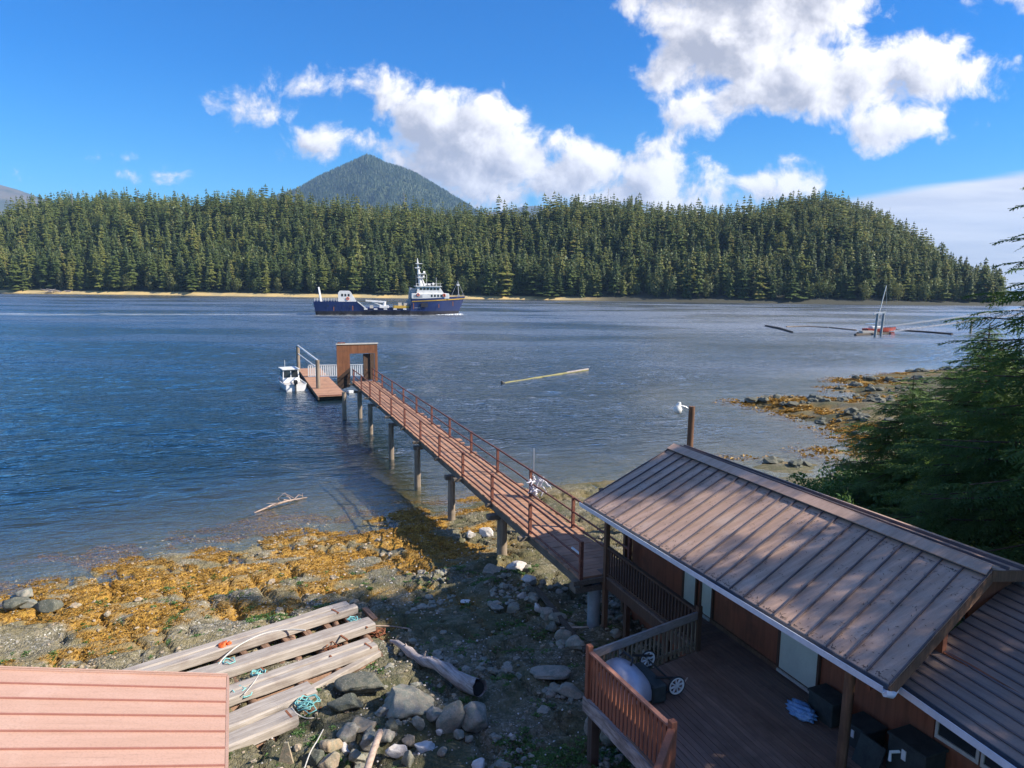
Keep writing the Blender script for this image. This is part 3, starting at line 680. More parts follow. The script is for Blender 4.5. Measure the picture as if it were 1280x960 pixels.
# ------------------------------------------------------------------ gate screen at the end of the pier
gd = 41.35
def gp(px, py, d0=gd): q = ond(px, py, d0); return pf(q)[0], q.z
eL, zT = gp(420.5, 431); eR, _ = gp(471.5, 431); _, zB = gp(421, 486); eA, zO = gp(437, 442); eB, _ = gp(455, 442); eC, _ = gp(468.5, 444)
gate = thing('pier_gate', 'rusty red-brown board gate screen with a dark open door at the end of the pier', 'gate', L(0, gd, PZ))
MB().ebox(eL, eA, gd - .06, gd + .06, zB + .9, zT - .02).build('side_panel', MAT['rust_panel'], gate)
m = MB(); m.slab([L(eL, gd - .055, zB + .9), L(eA, gd - .055, zB + .9), L(eA, gd - .055, zB + .15), L(eL + .35, gd - .055, zB - .05), L(eL, gd - .055, zB + .25)], DD * .11); m.build('lower_panel', MAT['dark_door'], gate)
m = MB(); m.slab([L(eL, gd - .09, zB + .9), L(eA, gd - .09, zB + 1.75), L(eA, gd - .09, zB + .95)], DD * .028); m.build('brace_panel', MAT['dark_door'], gate)
MB().ebox(eA + .002, eR, gd - .06, gd + .06, zO, zT - .02).build('lintel_panel', MAT['rust_panel'], gate)
MB().ebox(eC, eR, gd - .062, gd + .062, PZ, zO - .003).build('jamb', MAT['rust_panel'], gate)
MB().ebox(eL - .06, eR + .06, gd - .12, gd + .12, zT, zT + .1).build('top_cap', MAT['trim_pale'], gate)
MB().ebox(eL + .1, eL + .7, gd - .1, gd + .1, zT + .102, zT + .19).build('cap_block', MAT['rust_rail'], gate)
dr = MB(); dr.box(L((eB + eC) / 2, gd + .35, (PZ + zO) / 2), (eC - eB + .2, .06, zO - PZ - .15), ((EE * .9 + DD * .42).normalized(), (DD * .9 - EE * .42).normalized(), ZZ)); dd_ = dr.build('door', MAT['dark_door'], gate)
MB().box(L(eB + .2, gd + .1, PZ + 1.0), (.12, .04, .04), (EE, DD, ZZ)).build('handle', MAT['rust_iron'], gate)

# ------------------------------------------------------------------ floating dock
dock = thing('floating_dock', 'low floating dock of orange-brown planks beyond the pier gate', 'dock', L(-1.2, 58, .3))
DK = at(397, 496, .5), at(425, 494, .5), at(374, 461, .5)
e0, d0 = pf(DK[0]); e1 = pf(DK[1])[0] + .55; d1 = pf(DK[2])[1]
e0 = -2.25
m = MB(); d = d0
while d < d1: m.box(L((e0 + e1) / 2, d + .12, .5 + ru(-.008, .008)), (e1 - e0, .225, .05), (EE, DD, ZZ)); d += .24
m.build('deck_planks', MAT['pier_plank'], dock)
for e in (e0 + .06, e1 - .06): MB().ebox(e - .06, e + .06, d0, d1, .2, .472).build('side_beam', MAT['log_dark'], dock)
for k in range(5):
    d = d0 + 1 + k * (d1 - d0 - 2) / 4; MB().tube([L(e0 + .2, d, .1), L(e1 - .2, d, .1)], .33, 10).build('float_log', MAT['log_dark'], dock)
MB().ebox(e0 + .1, e1 - .1, d0 + .02, d0 + .14, .53, .6).build('kerb_board', MAT['rust_rail'], dock)
for (px, yt, yb, r, lab) in ((373.5, 432, 470, .2, 'taller weathered piling at the far end of the floating dock'), (398, 450, 492, .2, 'shorter dark piling at the near end of the floating dock')):
    p = at(px, yb, 0); q = dep(px, yt, p.y); e, d = pf(p)
    m = MB(); m.org = (p.x, p.y, 0); m.tube([(p.x, p.y, -3.5), (p.x, p.y, 0), (p.x, p.y, q.z)], [r, r, r * .95], 10); tag(m.build('dock_piling', MAT['pile']), lab, 'piling', 'pilings holding the floating dock')
    if px < 380: P1 = (p, q.z)
    else: P2 = (p, q.z)
fr = thing('pipe_frame', 'white pipe frame between the two dock pilings', 'frame', (P1[0].x, P1[0].y, .5))
a = Vector((P1[0].x, P1[0].y, P2[1] + .2)); b = Vector((P2[0].x, P2[0].y, P2[1] - .05))
MB().tube([a, b], .1, 8).build('top_pipe', MAT['white'], fr); MB().tube([a - ZZ * .9, b - ZZ * .75], .06, 8).build('lower_pipe', MAT['white'], fr)
# white slatted gangway landing beyond the gate
gw = thing('white_gangway', 'white slatted gangway railing standing behind the gate', 'gangway', L(1.5, 63, .5))
ga = at(386, 471, .55); gb = at(455, 470, .55)
u = (gb - ga); n = 27
for k in range(n):
    p = ga + u * (k / (n - 1)); MB().box(p + ZZ * .62, (.13, .05, 1.2), (u.normalized(), ZZ.cross(u.normalized()), ZZ)).build('slat', MAT['white'], gw)
w_ = ZZ.cross(u.normalized()) * .05
MB().beam(ga + ZZ * 1.26, gb + ZZ * 1.26, .12, .06).build('top_rail', MAT['white'], gw); MB().beam(ga + w_ + ZZ * .1, gb + w_ + ZZ * .1, .04, .1).build('bottom_rail', MAT['white'], gw)
MB().beam(ga + w_ * 14 - ZZ * .06, gb + w_ * 14 - ZZ * .06, 1.3, .08).build('walkway', MAT['aluminium'], gw)
for k in (0, 1): MB().tube([ga + u * k - ZZ * .5 + w_ * 10 , ga + u * k + w_ * 10 - ZZ * .1], .3, 8).build('float_drum', MAT['black'], gw)
# small things on and under the dock
def hullmesh(sec, cap=True, smooth=True):
    """sec: list of cross-sections, each a list of points (same count)"""
    m = MB(); n = len(sec[0]); vs = [p for s_ in sec for p in s_]
    m.add(vs, [(i * n + k, i * n + k + 1, (i + 1) * n + k + 1, (i + 1) * n + k) for i in range(len(sec) - 1) for k in range(n - 1)], smooth)
    if cap: m.add(sec[0], [tuple(range(n))]); m.add(sec[-1], [tuple(range(n))[::-1]])
    return m
def small_hull(c, fx, Ln, B, hf, ha, dr=.25):
    fy = ZZ.cross(fx); sec = []
    for i in range(9):
        t = i / 8; x = -Ln / 2 + Ln * t; b = B / 2 * (1 - max(0, (t - .45) / .55) ** 2.3 * .97); h = ha + (hf - ha) * t ** 1.6; rk = .12 * t * t * Ln * .5
        sec.append([c + fx * (x + rk * k2) + fy * (b * yy) + ZZ * zz for yy, zz, k2 in ((1, h, 1), (.93, h * .45, .5), (.72, -dr * .5, 0), (0, -dr, 0), (-.72, -dr * .5, 0), (-.93, h * .45, .5), (-1, h, 1))])
    return sec
p = at(438, 490, .1); m = MB(); m.org = tuple(p); m.blob(p, (.45, .32, .28), 7, .1, 2); tag(m.build('mooring_buoy', MAT['white']), 'white mooring buoy floating between the outermost pier piles', 'buoy')

# ------------------------------------------------------------------ white cabin skiff alongside the dock
sb = at(369, 489, 0); fx = (DD * .97 - EE * .12).normalized(); fy = ZZ.cross(fx)
c = sb + fx * 2.6 - EE * .0
sk = thing('cabin_skiff', 'small white cabin boat with dark windows moored at the floating dock', 'boat', c)
hs = small_hull(c, fx, 5.6, 2.15, 1.0, .72, .3); hullmesh(hs).build('hull', MAT['white_gloss'], sk)
dk_ = MB(); dk_.slab([s_[0] - ZZ * .12 - (s_[0] - s_[-1]) * .03 for s_ in hs] + [s_[-1] - ZZ * .12 + (s_[0] - s_[-1]) * .03 for s_ in hs][::-1], ZZ * .04); dk_.build('cockpit_floor', MAT['trim_pale'], sk)
MB().tube([s_[0] for s_ in hs] + [s_[-1] for s_ in hs][::-1], .05, 6).build('gunwale', MAT['white'], sk)
cab = MB(); x0, x1, x2, x3 = -.9, 1.4, 1.0, -.75
for zz in (0,):
    lo = [c + fx * a_ + fy * b_ + ZZ * .6 for a_, b_ in ((x0, .85), (x1, .75), (x1, -.75), (x0, -.85))]; hi = [c + fx * a_ + fy * b_ + ZZ * 1.95 for a_, b_ in ((x3, .75), (x2, .68), (x2, -.68), (x3, -.75))]
cab.add(lo + hi, [(0, 1, 2, 3), (7, 6, 5, 4), (0, 4, 5, 1), (1, 5, 6, 2), (2, 6, 7, 3), (3, 7, 4, 0)]); cab.build('cabin', MAT['white_gloss'], sk)
MB().box(c + fx * .15 + ZZ * 1.99, (2.2, 1.7, .06), (fx, fy, ZZ)).build('cabin_roof', MAT['white'], sk)
def inset(q, k, off):
    cen = sum(q, Vector()) / 4; nrm = (q[1] - q[0]).cross(q[3] - q[0]).normalized(); return [cen + (p_ - cen) * k + nrm * off for p_ in q]
for idx in ((0, 4, 5, 1), (1, 5, 6, 2), (2, 6, 7, 3), (3, 7, 4, 0)):
    P_ = lo + hi; q = [P_[i] for i in idx]; top = [q[0] + (q[1] - q[0]) * .42, q[0] + (q[1] - q[0]) * .93, q[3] + (q[2] - q[3]) * .93, q[3] + (q[2] - q[3]) * .42]
    for h0, h1 in ((.08, .48), (.53, .93)):
        w4 = [top[0] + (top[3] - top[0]) * h0, top[1] + (top[2] - top[1]) * h0, top[1] + (top[2] - top[1]) * h1, top[0] + (top[3] - top[0]) * h1]
        cen = sum(w4, Vector()) / 4; out = (cen - (c + ZZ * 1.3)); out.z = 0; out.normalize()
        MB().slab([p_ + out * .012 for p_ in w4], out * .02).build('window', MAT['glass'], sk)
ob = c - fx * 2.95
m = MB(); m.box(ob + ZZ * .95, (.4, .34, .42), (fx, fy, ZZ)); eng = m.build('outboard_motor', MAT['black'], sk, .05); MB().box(ob + ZZ * .3, (.16, .1, .9), (fx, fy, ZZ)).build('outboard_leg', MAT['black'], sk)
MB().tube([c + fx * -.4 + fy * .5 + ZZ * 2.0, c + fx * -.4 + fy * .5 + ZZ * 2.9], .02, 5).build('antenna', MAT['white'], sk)
MB().tube([c + fx * 2.3 + fy * .5 + ZZ * .9, c + fx * 2.2 + fy * .45 + ZZ * 1.3, c + fx * 3.0 + ZZ * 1.45, c + fx * 2.2 - fy * .45 + ZZ * 1.3, c + fx * 2.3 - fy * .5 + ZZ * .9], .025, 6).build('bow_rail', MAT['aluminium'], sk)

# ------------------------------------------------------------------ the ship
S0, SX, SN = SHIP0, SHIPD, SHIPN
def sp_(s, n, z): return S0 + SX * s + SN * n + ZZ * z
ship = thing('research_ship', 'long blue ship with white superstructure steaming up the channel', 'ship', sp_(24, 0, 0))
def hb(s):
    if s < 3: return 4.6 + s * .1
    if s < 36: return 4.9
    return max(.12, 4.9 * (1 - ((s - 36) / 13.2) ** 2.1))
def deckz(s):
    if s < 13.4: return 4.3
    if s < 15.9: return 4.3 - (s - 13.4) / 2.5 * 2.1
    if s < 30.2: return 2.2
    if s < 30.9: return 2.2 + (s - 30.2) / .7 * 3.0
    return 5.2 + (s - 30.9) / 18.1 * .9
ss = [0, .5, 1.5, 3, 6, 10, 13.4, 14.6, 15.9, 20, 26, 30.2, 30.9, 33, 36, 39, 42, 44.5, 46.5, 48, 49.2]
def rake(s, z): return s - max(0, (s - 38)) / 11 * 2.6 * (1 - max(0, min(z, 6)) / 6.0) + (max(0, 2 - s) * .3 * (1 - z / 4.3) if s < 2 else 0)
def strip(z0f, z1f, k0, k1):
    m = MB()
    for sd_ in (1, -1):
        n = len(ss); vs = [sp_(rake(s, z0f(s)), sd_ * hb(s) * k0(s), z0f(s)) for s in ss] + [sp_(rake(s, z1f(s)), sd_ * hb(s) * k1(s), z1f(s)) for s in ss]
        m.add(vs, [((i, i + 1, n + i + 1, n + i) if sd_ < 0 else (i, n + i, n + i + 1, i + 1)) for i in range(n - 1)], True)
    s = ss[0]; m.add([sp_(rake(s, z0f(s)), hb(s) * k0(s), z0f(s)), sp_(rake(s, z0f(s)), -hb(s) * k0(s), z0f(s)), sp_(rake(s, z1f(s)), -hb(s) * k1(s), z1f(s)), sp_(rake(s, z1f(s)), hb(s) * k1(s), z1f(s))], [(0, 1, 2, 3)])
    return m
bk = lambda s: .9 if s < 38 else max(.35, .9 - (s - 38) * .045)
strip(lambda s: -1.5, lambda s: 1.25, lambda s: bk(s) * .8, lambda s: bk(s)).build('boot_hull', MAT['hull_black'], ship)
strip(lambda s: 1.25, lambda s: deckz(s), bk, lambda s: 1).build('hull', MAT['hull_blue'], ship)
mid = MB()
for sd_ in (1, -1):
    n = len(ss); bs = [s for s in ss if s >= 30.9]; n = len(bs)
    vs = [sp_(rake(s, deckz(s) - .95) + .02, sd_ * (hb(s) * .985 + .05), deckz(s) - .95) for s in bs] + [sp_(rake(s, deckz(s) - .62) + .02, sd_ * (hb(s) + .05), deckz(s) - .62) for s in bs]
    mid.add(vs, [(i, i + 1, n + i + 1, n + i) for i in range(n - 1)])
mid.build('yellow_band', MAT['ship_yellow'], ship)
dkm = MB()
for a_, b_ in zip(ss[:-1], ss[1:]):
    za, zb = deckz(a_) - .7, deckz(b_) - .7
    dkm.add([sp_(a_, hb(a_) * .97, za), sp_(b_, hb(b_) * .97, zb), sp_(b_, -hb(b_) * .97, zb), sp_(a_, -hb(a_) * .97, za)], [(0, 1, 2, 3)])
dkm.build('main_deck', MAT['ship_grey'], ship)
def sbox(s0, s1, n0, n1, z0, z1, nm, mt, par=ship, bev=.0): return MB().box(sp_((s0 + s1) / 2, (n0 + n1) / 2, (z0 + z1) / 2), (abs(s1 - s0), abs(n1 - n0), abs(z1 - z0)), (SX, SN, ZZ)).build(nm, MAT[mt], par, bev)
def prism(prof, n0, n1, nm, mt, par=ship):
    m = MB(); m.slab([sp_(s, n0, z) for s, z in prof], SN * (n1 - n0)); return m.build(nm, MAT[mt], par)
prism([(7.6, 3.6), (12.8, 3.6), (13.3, 4.4), (11.6, 7.2), (11.0, 7.6), (8.1, 7.6), (7.6, 7.0)], -3.0, 3.2, 'aft_cabin', 'ship_white')
for k in range(3): sbox(8.6 + k * 1.0, 9.2 + k * 1.0, -3.03, -3.0, 5.9, 6.7, 'window', 'glass')
prism([(13.4, 4.3), (13.9, 4.3), (16.4, 2.2), (15.9, 2.2)], -4.95, -4.85, 'bulwark_trim', 'ship_white')
for n in (-3.4, 3.4):
    MB().tube([sp_(2.2, n, 4.0), sp_(1.9, n, 6.5), sp_(1.6, n * .75, 8.6)], [.25, .22, .18], 6).build('frame_leg', MAT['ship_white'], ship)
MB().tube([sp_(1.6, -2.5, 8.6), sp_(1.6, 2.5, 8.6)], .2, 6).build('frame_crossbar', MAT['ship_white'], ship)
for s in np.arange(.4, 7.4, .85): MB().tube([sp_(s, -4.7, 4.3), sp_(s, -4.7, 5.3)], .06, 4).build('guard_post', MAT['ship_white'], ship)
for z in (4.8, 5.3): MB().tube([sp_(.4, -4.7, z), sp_(7.2, -4.7, z)], .05, 4).build('guard_rail', MAT['ship_white'], ship)
sbox(-.35, .2, -4.3, 4.3, 2.9, 3.9, 'stern_fender', 'ship_white', bev=.2)
MB().tube([sp_(22.2, -2.2, 1.6), sp_(22.2, -2.2, 4.2)], .5, 8).build('crane_pedestal', MAT['ship_white'], ship)
MB().beam(sp_(22.8, -2.2, 4.1), sp_(16.2, -2.2, 4.6), .5, .55).build('crane_boom', MAT['ship_white'], ship); MB().beam(sp_(21.5, -2.2, 3.0), sp_(18.2, -2.2, 4.15), .22, .22).build('crane_strut', MAT['ship_white'], ship)
sbox(20.5, 23.6, -3.4, -1.2, 2.2, 3.0, 'winch', 'ship_white', bev=.1)
for k in range(5): sbox(15.6 + k * 3.1, 16.7 + k * 3.1, -4.98, -4.9, 1.75, 2.15, 'white_fender', 'ship_white')
prism([(24.8, 1.5), (30.0, 1.5), (30.0, 3.0), (25.3, 3.0)], -4.3, 2.5, 'yellow_deck_gear', 'ship_yellow')
prism([(28.0, 3.0), (30.6, 3.0), (30.9, 5.4), (30.4, 5.6)], -2.2, -1.6, 'stair', 'ship_grey')
sbox(30.9, 43.2, -4.0, 4.0, 5.3, 7.0, 'lower_house', 'ship_white', bev=.1)
for k in range(5): sbox(37.2 + k * 1.05, 37.75 + k * 1.05, -4.05, -4.0, 5.9, 6.65, 'window', 'glass')
sbox(31.6, 34.4, -4.05, -4.0, 5.7, 6.5, 'boat_recess', 'ship_grey')
prism([(32.6, 7.0), (41.6, 7.0), (40.2, 9.2), (33.0, 9.2)], -3.3, 3.3, 'bridge', 'ship_white')
for k in range(6): prism([(33.6 + k * 1.12, 8.15), (34.45 + k * 1.12, 8.15), (34.4 + k * 1.12, 8.85), (33.6 + k * 1.12, 8.85)], -3.36, -3.3, 'bridge_window', 'glass')
sbox(32.3, 40.9, -3.7, 3.7, 9.2, 9.42, 'bridge_roof', 'ship_white')
for s in np.arange(32.6, 40.9, 1.1): MB().tube([sp_(s, -3.5, 9.4), sp_(s, -3.5, 10.2)], .05, 4).build('guard_post', MAT['ship_white'], ship)
MB().tube([sp_(32.5, -3.5, 10.2), sp_(40.8, -3.5, 10.2)], .05, 4).build('guard_rail', MAT['ship_white'], ship)
prism([(30.2, 5.3), (32.3, 5.3), (32.3, 8.6), (30.6, 8.9)], -1.6, 1.6, 'funnel', 'ship_grey')
MB().tube([sp_(34.3, 0, 9.4), sp_(33.6, 0, 14), sp_(33.2, 0, 18.4)], [.75, .45, .16], 6).build('mast', MAT['ship_white'], ship)
MB().tube([sp_(35.6, 0, 9.4), sp_(33.7, 0, 14.6)], [.3, .16], 5).build('mast_stay', MAT['ship_white'], ship)
for s0, s1, z in ((33.2, 36.0, 13.3), (33.2, 35.6, 12.0), (32.6, 34.8, 16.6), (32.4, 34.2, 15.2)): sbox(s0, s1, -.9, .9, z, z + .22, 'mast_platform', 'ship_white')
for s, z in ((35.4, 13.7), (35.1, 12.4), (38.4, 9.9)): MB().blob(sp_(s, 0, z + .15), (.5, .5, .45), 3, 0.02, 2).build('radar_dome', MAT['ship_white'], ship)
MB().tube([sp_(47.0, 0, 5.4), sp_(46.7, 0, 11.3)], [.2, .09], 6).build('foremast', MAT['ship_grey'], ship)
MB().tube([sp_(46.7, 0, 11.0), sp_(44.4, 0, 6.0)], .05, 4).build('forestay', MAT['ship_grey'], ship); MB().tube([sp_(46.7, 0, 11.0), sp_(48.8, 0, 6.2)], .05, 4).build('forestay', MAT['ship_grey'], ship)
sbox(46.4, 47.2, -.5, .5, 9.6, 10.1, 'foremast_light', 'ship_white')
for s in np.arange(43.5, 48.6, .9): MB().tube([sp_(s, -hb(s) * .98, deckz(s)), sp_(s, -hb(s) * .98, deckz(s) + .8)], .05, 4).build('guard_post', MAT['ship_grey'], ship)
sbox(31.8, 33.6, -4.55, -4.45, 2.3, 3.6, 'side_door', 'trim_pale')
sbox(33.8, 36.0, -4.98, -4.86, 2.6, 4.0, 'side_recess', 'hull_black')
for s_, n_, z_ in ((33.0, -4.08, 6.6), (41.5, -4.08, 6.5), (10.6, -3.1, 5.2)):
    m = MB(); m.tube([sp_(s_ + math.cos(a) * .42, n_ - .05, z_ + math.sin(a) * .42) for a in np.linspace(0, 6.283, 13)], .11, 6, cap=False); m.build('life_ring', MAT['orange'], ship)
for s_ in (36.2, 37.4): MB().tube([sp_(s_ - .4, 3.0, 9.9), sp_(s_ + .5, 3.0, 9.9)], .32, 8).build('raft_canister', MAT['white'], ship)
for s_, z0_, z1_ in ((44.6, 2.9, 4.4), (31.4, 2.0, 3.9), (12.1, 1.5, 3.0), (6.2, 1.4, 2.6), (39.7, 2.4, 3.6)): MB().beam(sp_(s_, -hb(s_) - .035, z0_), sp_(s_, -hb(s_) * 1.0 - .035, z1_), .28, .03, SN).build('rust_streak', MAT['rust_iron'], ship)
for s_ in (4.4, 6.6, 9.4, 11.2): MB().tube([sp_(s_, -hb(s_) - .03, 2.9), sp_(s_, -hb(s_) + .02, 2.9)], .22, 8).build('porthole', MAT['glass'], ship)
for s_, z_ in ((17.5, 2.6), (26.6, 3.5), (28.4, 3.4)): sbox(s_, s_ + 1.1, -3.3, -1.8, z_ - .5, z_ + .45, 'deck_crate', 'trim_pale')
for s_, h_ in ((36.4, 13.2), (39.6, 12.2), (32.9, 12.8)): MB().tube([sp_(s_, 1.4, 9.4), sp_(s_, 1.4, h_)], .05, 4).build('whip_antenna', MAT['ship_white'], ship)
# bow wave
m = MB(); rr_ = np.random.RandomState(2)
for k in range(60):
    s = 47.6 - abs(rr_.normal()) * 3.2; off = hb(min(s + 0, 49)) * .85 + .3 + abs(rr_.normal()) * .5
    m.blob(sp_(s, -off, .12), (.8, .4, .28 * (1 - (47.6 - s) / 12)), k, .3, 1)
m.org = tuple(sp_(46, -3, 0)); tag(m.build('bow_wave', MAT['foam']), 'white bow wave curling at the front of the blue ship', None, None, 'stuff')

# ------------------------------------------------------------------ floating log, snag, driftwood
a = at(627, 479.5, 0); b = at(735, 462.5, 0)
m = MB(); m.org = tuple(a); dv = (b - a); m.tube([a + dv * t_ + ZZ * (-.02 + .06 * t_) + Vector((0, ru(-.1, .1), ru(-.02, .02))) for t_ in np.linspace(0, 1, 14)], [.1] + [ru(.12, .17) for _ in range(12)] + [.12], 8, jit=.12)
fl = thing('floating_log', 'yellow-green mossy log floating in mid channel beside the pier', 'log', a)
m.org = (0, 0, 0); m.build('trunk', MAT['log_yellow'], fl)
m = MB(); q = a + dv * .72; m.tube([q + ZZ * .1, b + ZZ * .1], [.1, .13], 6, jit=.2); m.build('bare_end', MAT['drift'], fl)
MB().tube([a - ZZ * .3, a + ZZ * .1 + EE * .1, a + ZZ * .3], [.18, .24, .1], 7, jit=.3).build('root_stub', MAT['black'], fl)
da, db = at(318, 641, .0), at(384, 622, .0)
dw = thing('drift_branch', 'orange-brown driftwood branch floating in the shallows', 'driftwood', (da + db) / 2)
m = MB(); m.tube([da, da + (db - da) * .3 + ZZ * .1, da + (db - da) * .6 + ZZ * .12, db + ZZ * .02], [.02, .06, .05, .015], 7, jit=.2); m.build('stem', MAT['drift_pale'], dw)
m = MB()
for k in range(9):
    q = da + (db - da) * ru(.1, .9) + ZZ * .08; m.tube([q, q + Vector((ru(-.5, .5), ru(-.3, .4), ru(.05, .35))), q + Vector((ru(-.9, .9), ru(-.4, .6), ru(-.05, .4)))], [.025, .018, .008], 5)
m.build('twigs', MAT['drift_pale'], dw)

# ------------------------------------------------------------------ distant mooring on the right
b0 = at(1070, 416, 0); b1 = at(1117, 416, 0); fx = (b1 - b0).normalized(); c = (b0 + b1) / 2; fy = ZZ.cross(fx)
sb_ = thing('sailboat', 'red-hulled sailboat with a bare pale mast moored at the far float', 'sailboat', c)
hullmesh(small_hull(c + fx * 1.2, fx, 7.6, 2.4, 1.4, 1.0)).build('hull', MAT['red_hull'], sb_)
MB().box(c + ZZ * 1.25, (2.6, 1.5, .6), (fx, fy, ZZ)).build('cabin', MAT['white'], sb_, .1)
mt = ond(1108, 357, pf(c)[1] + 0); mtz = dep(1108, 357, c.y).z
MB().tube([c + ZZ * 1.2, Vector((dep(1108, 357, c.y).x, c.y, mtz))], [.13, .08], 6).build('mast', MAT['white'], sb_)
MB().tube([Vector((dep(1108, 357, c.y).x, c.y, mtz)), c + fx * 3.0 + ZZ * 1.2], .03, 4).build('stay', MAT['aluminium'], sb_)
MB().tube([c + ZZ * 2.2 , c + fx * -2.6 + ZZ * 2.1], .09, 6).build('boom', MAT['tarp_blue'], sb_)
fl2 = thing('mooring_float', 'low dark log float under the sailboat', 'float', b0)
for k in range(3): MB().tube([at(1069 + k * 3, 419 - k * 2, .1), at(1112, 417 - k * 2, .1)], .35, 7).build('float_log', MAT['log_dark'], fl2)
MB().box(at(1084, 415, .55), (3.2, 1.4, .5), (fx, fy, ZZ)).build('locker', MAT['trim_pale'], fl2)
for (xb, yb, xt, yt, lab) in ((1093.5, 421, 1097.5, 392, 'left of the two leaning pilings at the sailboat float'), (1101, 419, 1105, 391, 'right of the two leaning pilings at the sailboat float')):
    p = at(xb, yb, 0); q = dep(xt, yt, p.y); m = MB(); m.org = tuple(p); m.tube([p - ZZ * 2, p, q], .28, 8); tag(m.build('mooring_piling', MAT['pile_conc']), lab, 'piling', 'leaning pilings at the sailboat')
p = at(1097, 420, 0); m = MB(); m.beam(dep(1092, 392.5, p.y), dep(1107, 390.5, p.y), .5, .3); m.org = tuple(dep(1099, 391, p.y)); tag(m.build('piling_crossbar', MAT['white']), 'white crossbar capping the two leaning pilings', 'beam')
def log_(pts, r, lab, mt='log_dark', jj=.15, name='boom_log', n=7):
    m = MB(); m.org = tuple(pts[0]); m.tube(pts, r, n, jit=jj); return tag(m.build(name, MAT[mt]), lab, 'log')
log_([at(957, 407.5, .1), at(975, 411, .12), at(990, 415.5, .1)], [.3, .42, .3], 'short dark boom log at the left tip of the log boom')
log_([at(983, 408.5, .1), at(1010, 408, .1), at(1035, 409.5, .1)], .22, 'thin brown boom log behind the dark tip log', 'pile')
log_([at(1037, 409.5, .1), at(1070, 413, .1)], .26, 'brown boom log running up to the sailboat float', 'pile')
log_([at(1120, 413, .1), at(1155, 415, .1), at(1190, 418, .1)], .3, 'long brown boom log running right from the sailboat')
gr = thing('far_gangway', 'pale metal truss gangway sloping from the far shore to the sailboat float', 'gangway', at(1115, 414, .5))
ga, gb = at(1114, 414.5, .6), Vector((126, 172, 4.6))
wv = ZZ.cross((gb - ga).normalized()) * .6
for s_ in (-1, 1):
    for z_ in (0, 1.3): MB().tube([ga + wv * s_ + ZZ * z_, gb + wv * s_ + ZZ * z_], .06, 5).build('chord', MAT['ship_grey'], gr)
    m = MB()
    for k in range(24):
        p = ga + (gb - ga) * (k / 24) + wv * s_; q = ga + (gb - ga) * ((k + 1) / 24) + wv * s_
        m.tube([p, p + ZZ * 1.3, q], .045, 4)
    m.build('lattice', MAT['ship_grey'], gr)
MB().beam(ga - ZZ * .02, gb - ZZ * .02, 1.15, .08).build('walkway', MAT['ship_grey'], gr)
p = at(1213, 417, 0); m = MB(); m.org = tuple(p); m.tube([p - ZZ * 2, p + ZZ * 3.0], .25, 8); tag(m.build('gangway_piling', MAT['pile']), 'single piling under the far gangway, partly behind spruce branches', 'piling')
m = MB(); q0 = Vector((ray(70, 366).x / ray(70, 366).y * 467, 467, 1))
for k in range(16):
    a_ = Vector((q0.x + ru(-9, 9), q0.y + ru(-1, 3), ru(.9, 2.6))); m.tube([a_, a_ + Vector((ru(-6, 6), ru(-1, 1), ru(-.4, 1.2)))], [.35, .15], 5)
m.org = tuple(q0); tag(m.build('fallen_tree', MAT['drift']), 'tangled grey fallen tree lying on the far left shore', 'tree')

# ================================================================== THE BEACH AND WHAT LIES ON IT
def gh(x, y): return float(hgt(np.array([float(x)]), np.array([float(y)]))[0][0])
def gat(px, py, z0=.8):
    z = z0
    for _ in range(12): p = at(px, py, z); z = .5 * z + .5 * gh(p.x, p.y)
    return at(px, py, z)
ZR = 1.0
raft = thing('timber_raft', 'weathered grey timber float frame stranded on the orange seaweed rocks', 'raft', tuple(at(360, 840, ZR)))
RB = [((120, 860), (441, 759), .58), ((180, 869), (463, 781), .56), ((190, 905), (466, 807), .58), ((150, 963), (388, 864), .56), ((180, 976), (370, 895), .5)]
def px3(q, z): return at(q[0], q[1], z)
def rough_beam(m, A, B, w, h, n=9):
    x = (B - A).normalized(); y = ZZ.cross(x).normalized(); z = x.cross(y); vs = []
    ww, hh_ = w, h
    for i in range(n + 1):
        c = A + (B - A) * (i / n) + (x * ru(-.05, .05) if i in (0, n) else x * 0)
        for (sy, sz) in ((-1, -.72), (-.78, -1), (.78, -1), (1, -.72), (1, .75), (.8, 1), (-.8, 1), (-1, .75)):
            vs.append(c + y * (sy * ww / 2 + ru(-.012, .012)) + z * (sz * hh_ / 2 + ru(-.012, .012)))
    m.add(vs, [(i * 8 + k, i * 8 + (k + 1) % 8, (i + 1) * 8 + (k + 1) % 8, (i + 1) * 8 + k) for i in range(n) for k in range(8)])
    m.add(vs[:8], [tuple(range(8))[::-1]]); m.add(vs[-8:], [tuple(range(8))]); return m
for k, (a, b, w) in enumerate(RB):
    A, B = px3(a, ZR), px3(b, ZR); B = B + ZZ * ru(-.02, .02)
    m = MB()
    if k in (0, 2):
        sd = ZZ.cross((B - A).normalized()) * (w * .26)
        rough_beam(m, A + sd, B + sd - (B - A) * .015, w * .5, .27); rough_beam(m, A - sd, B - sd, w * .47, .25)
    else: rough_beam(m, A, B, w, .27)
    m.build('long_timber', MAT['raft'], raft)
    # the log float under each timber pair
    if k in (3, 4, 2):
        m = MB(); q = [A - ZZ * .33, A + (B - A) * .5 - ZZ * .36, B - ZZ * .34 - (B - A) * .01]; m.tube(q, [.22, .24, .21], 10, jit=.05); m.build('float_log', MAT['raft_log'], raft)
A, B = px3((372, 872), ZR - .12), px3((474, 816), ZR - .12); MB().beam(A, B, .2, .16).build('long_timber', MAT['raft'], raft, .02)
A, B = px3((372, 880), ZR - .4), px3((470, 826), ZR - .4); MB().tube([A, B], [.2, .18], 9, jit=.06).build('float_log', MAT['raft_log'], raft)
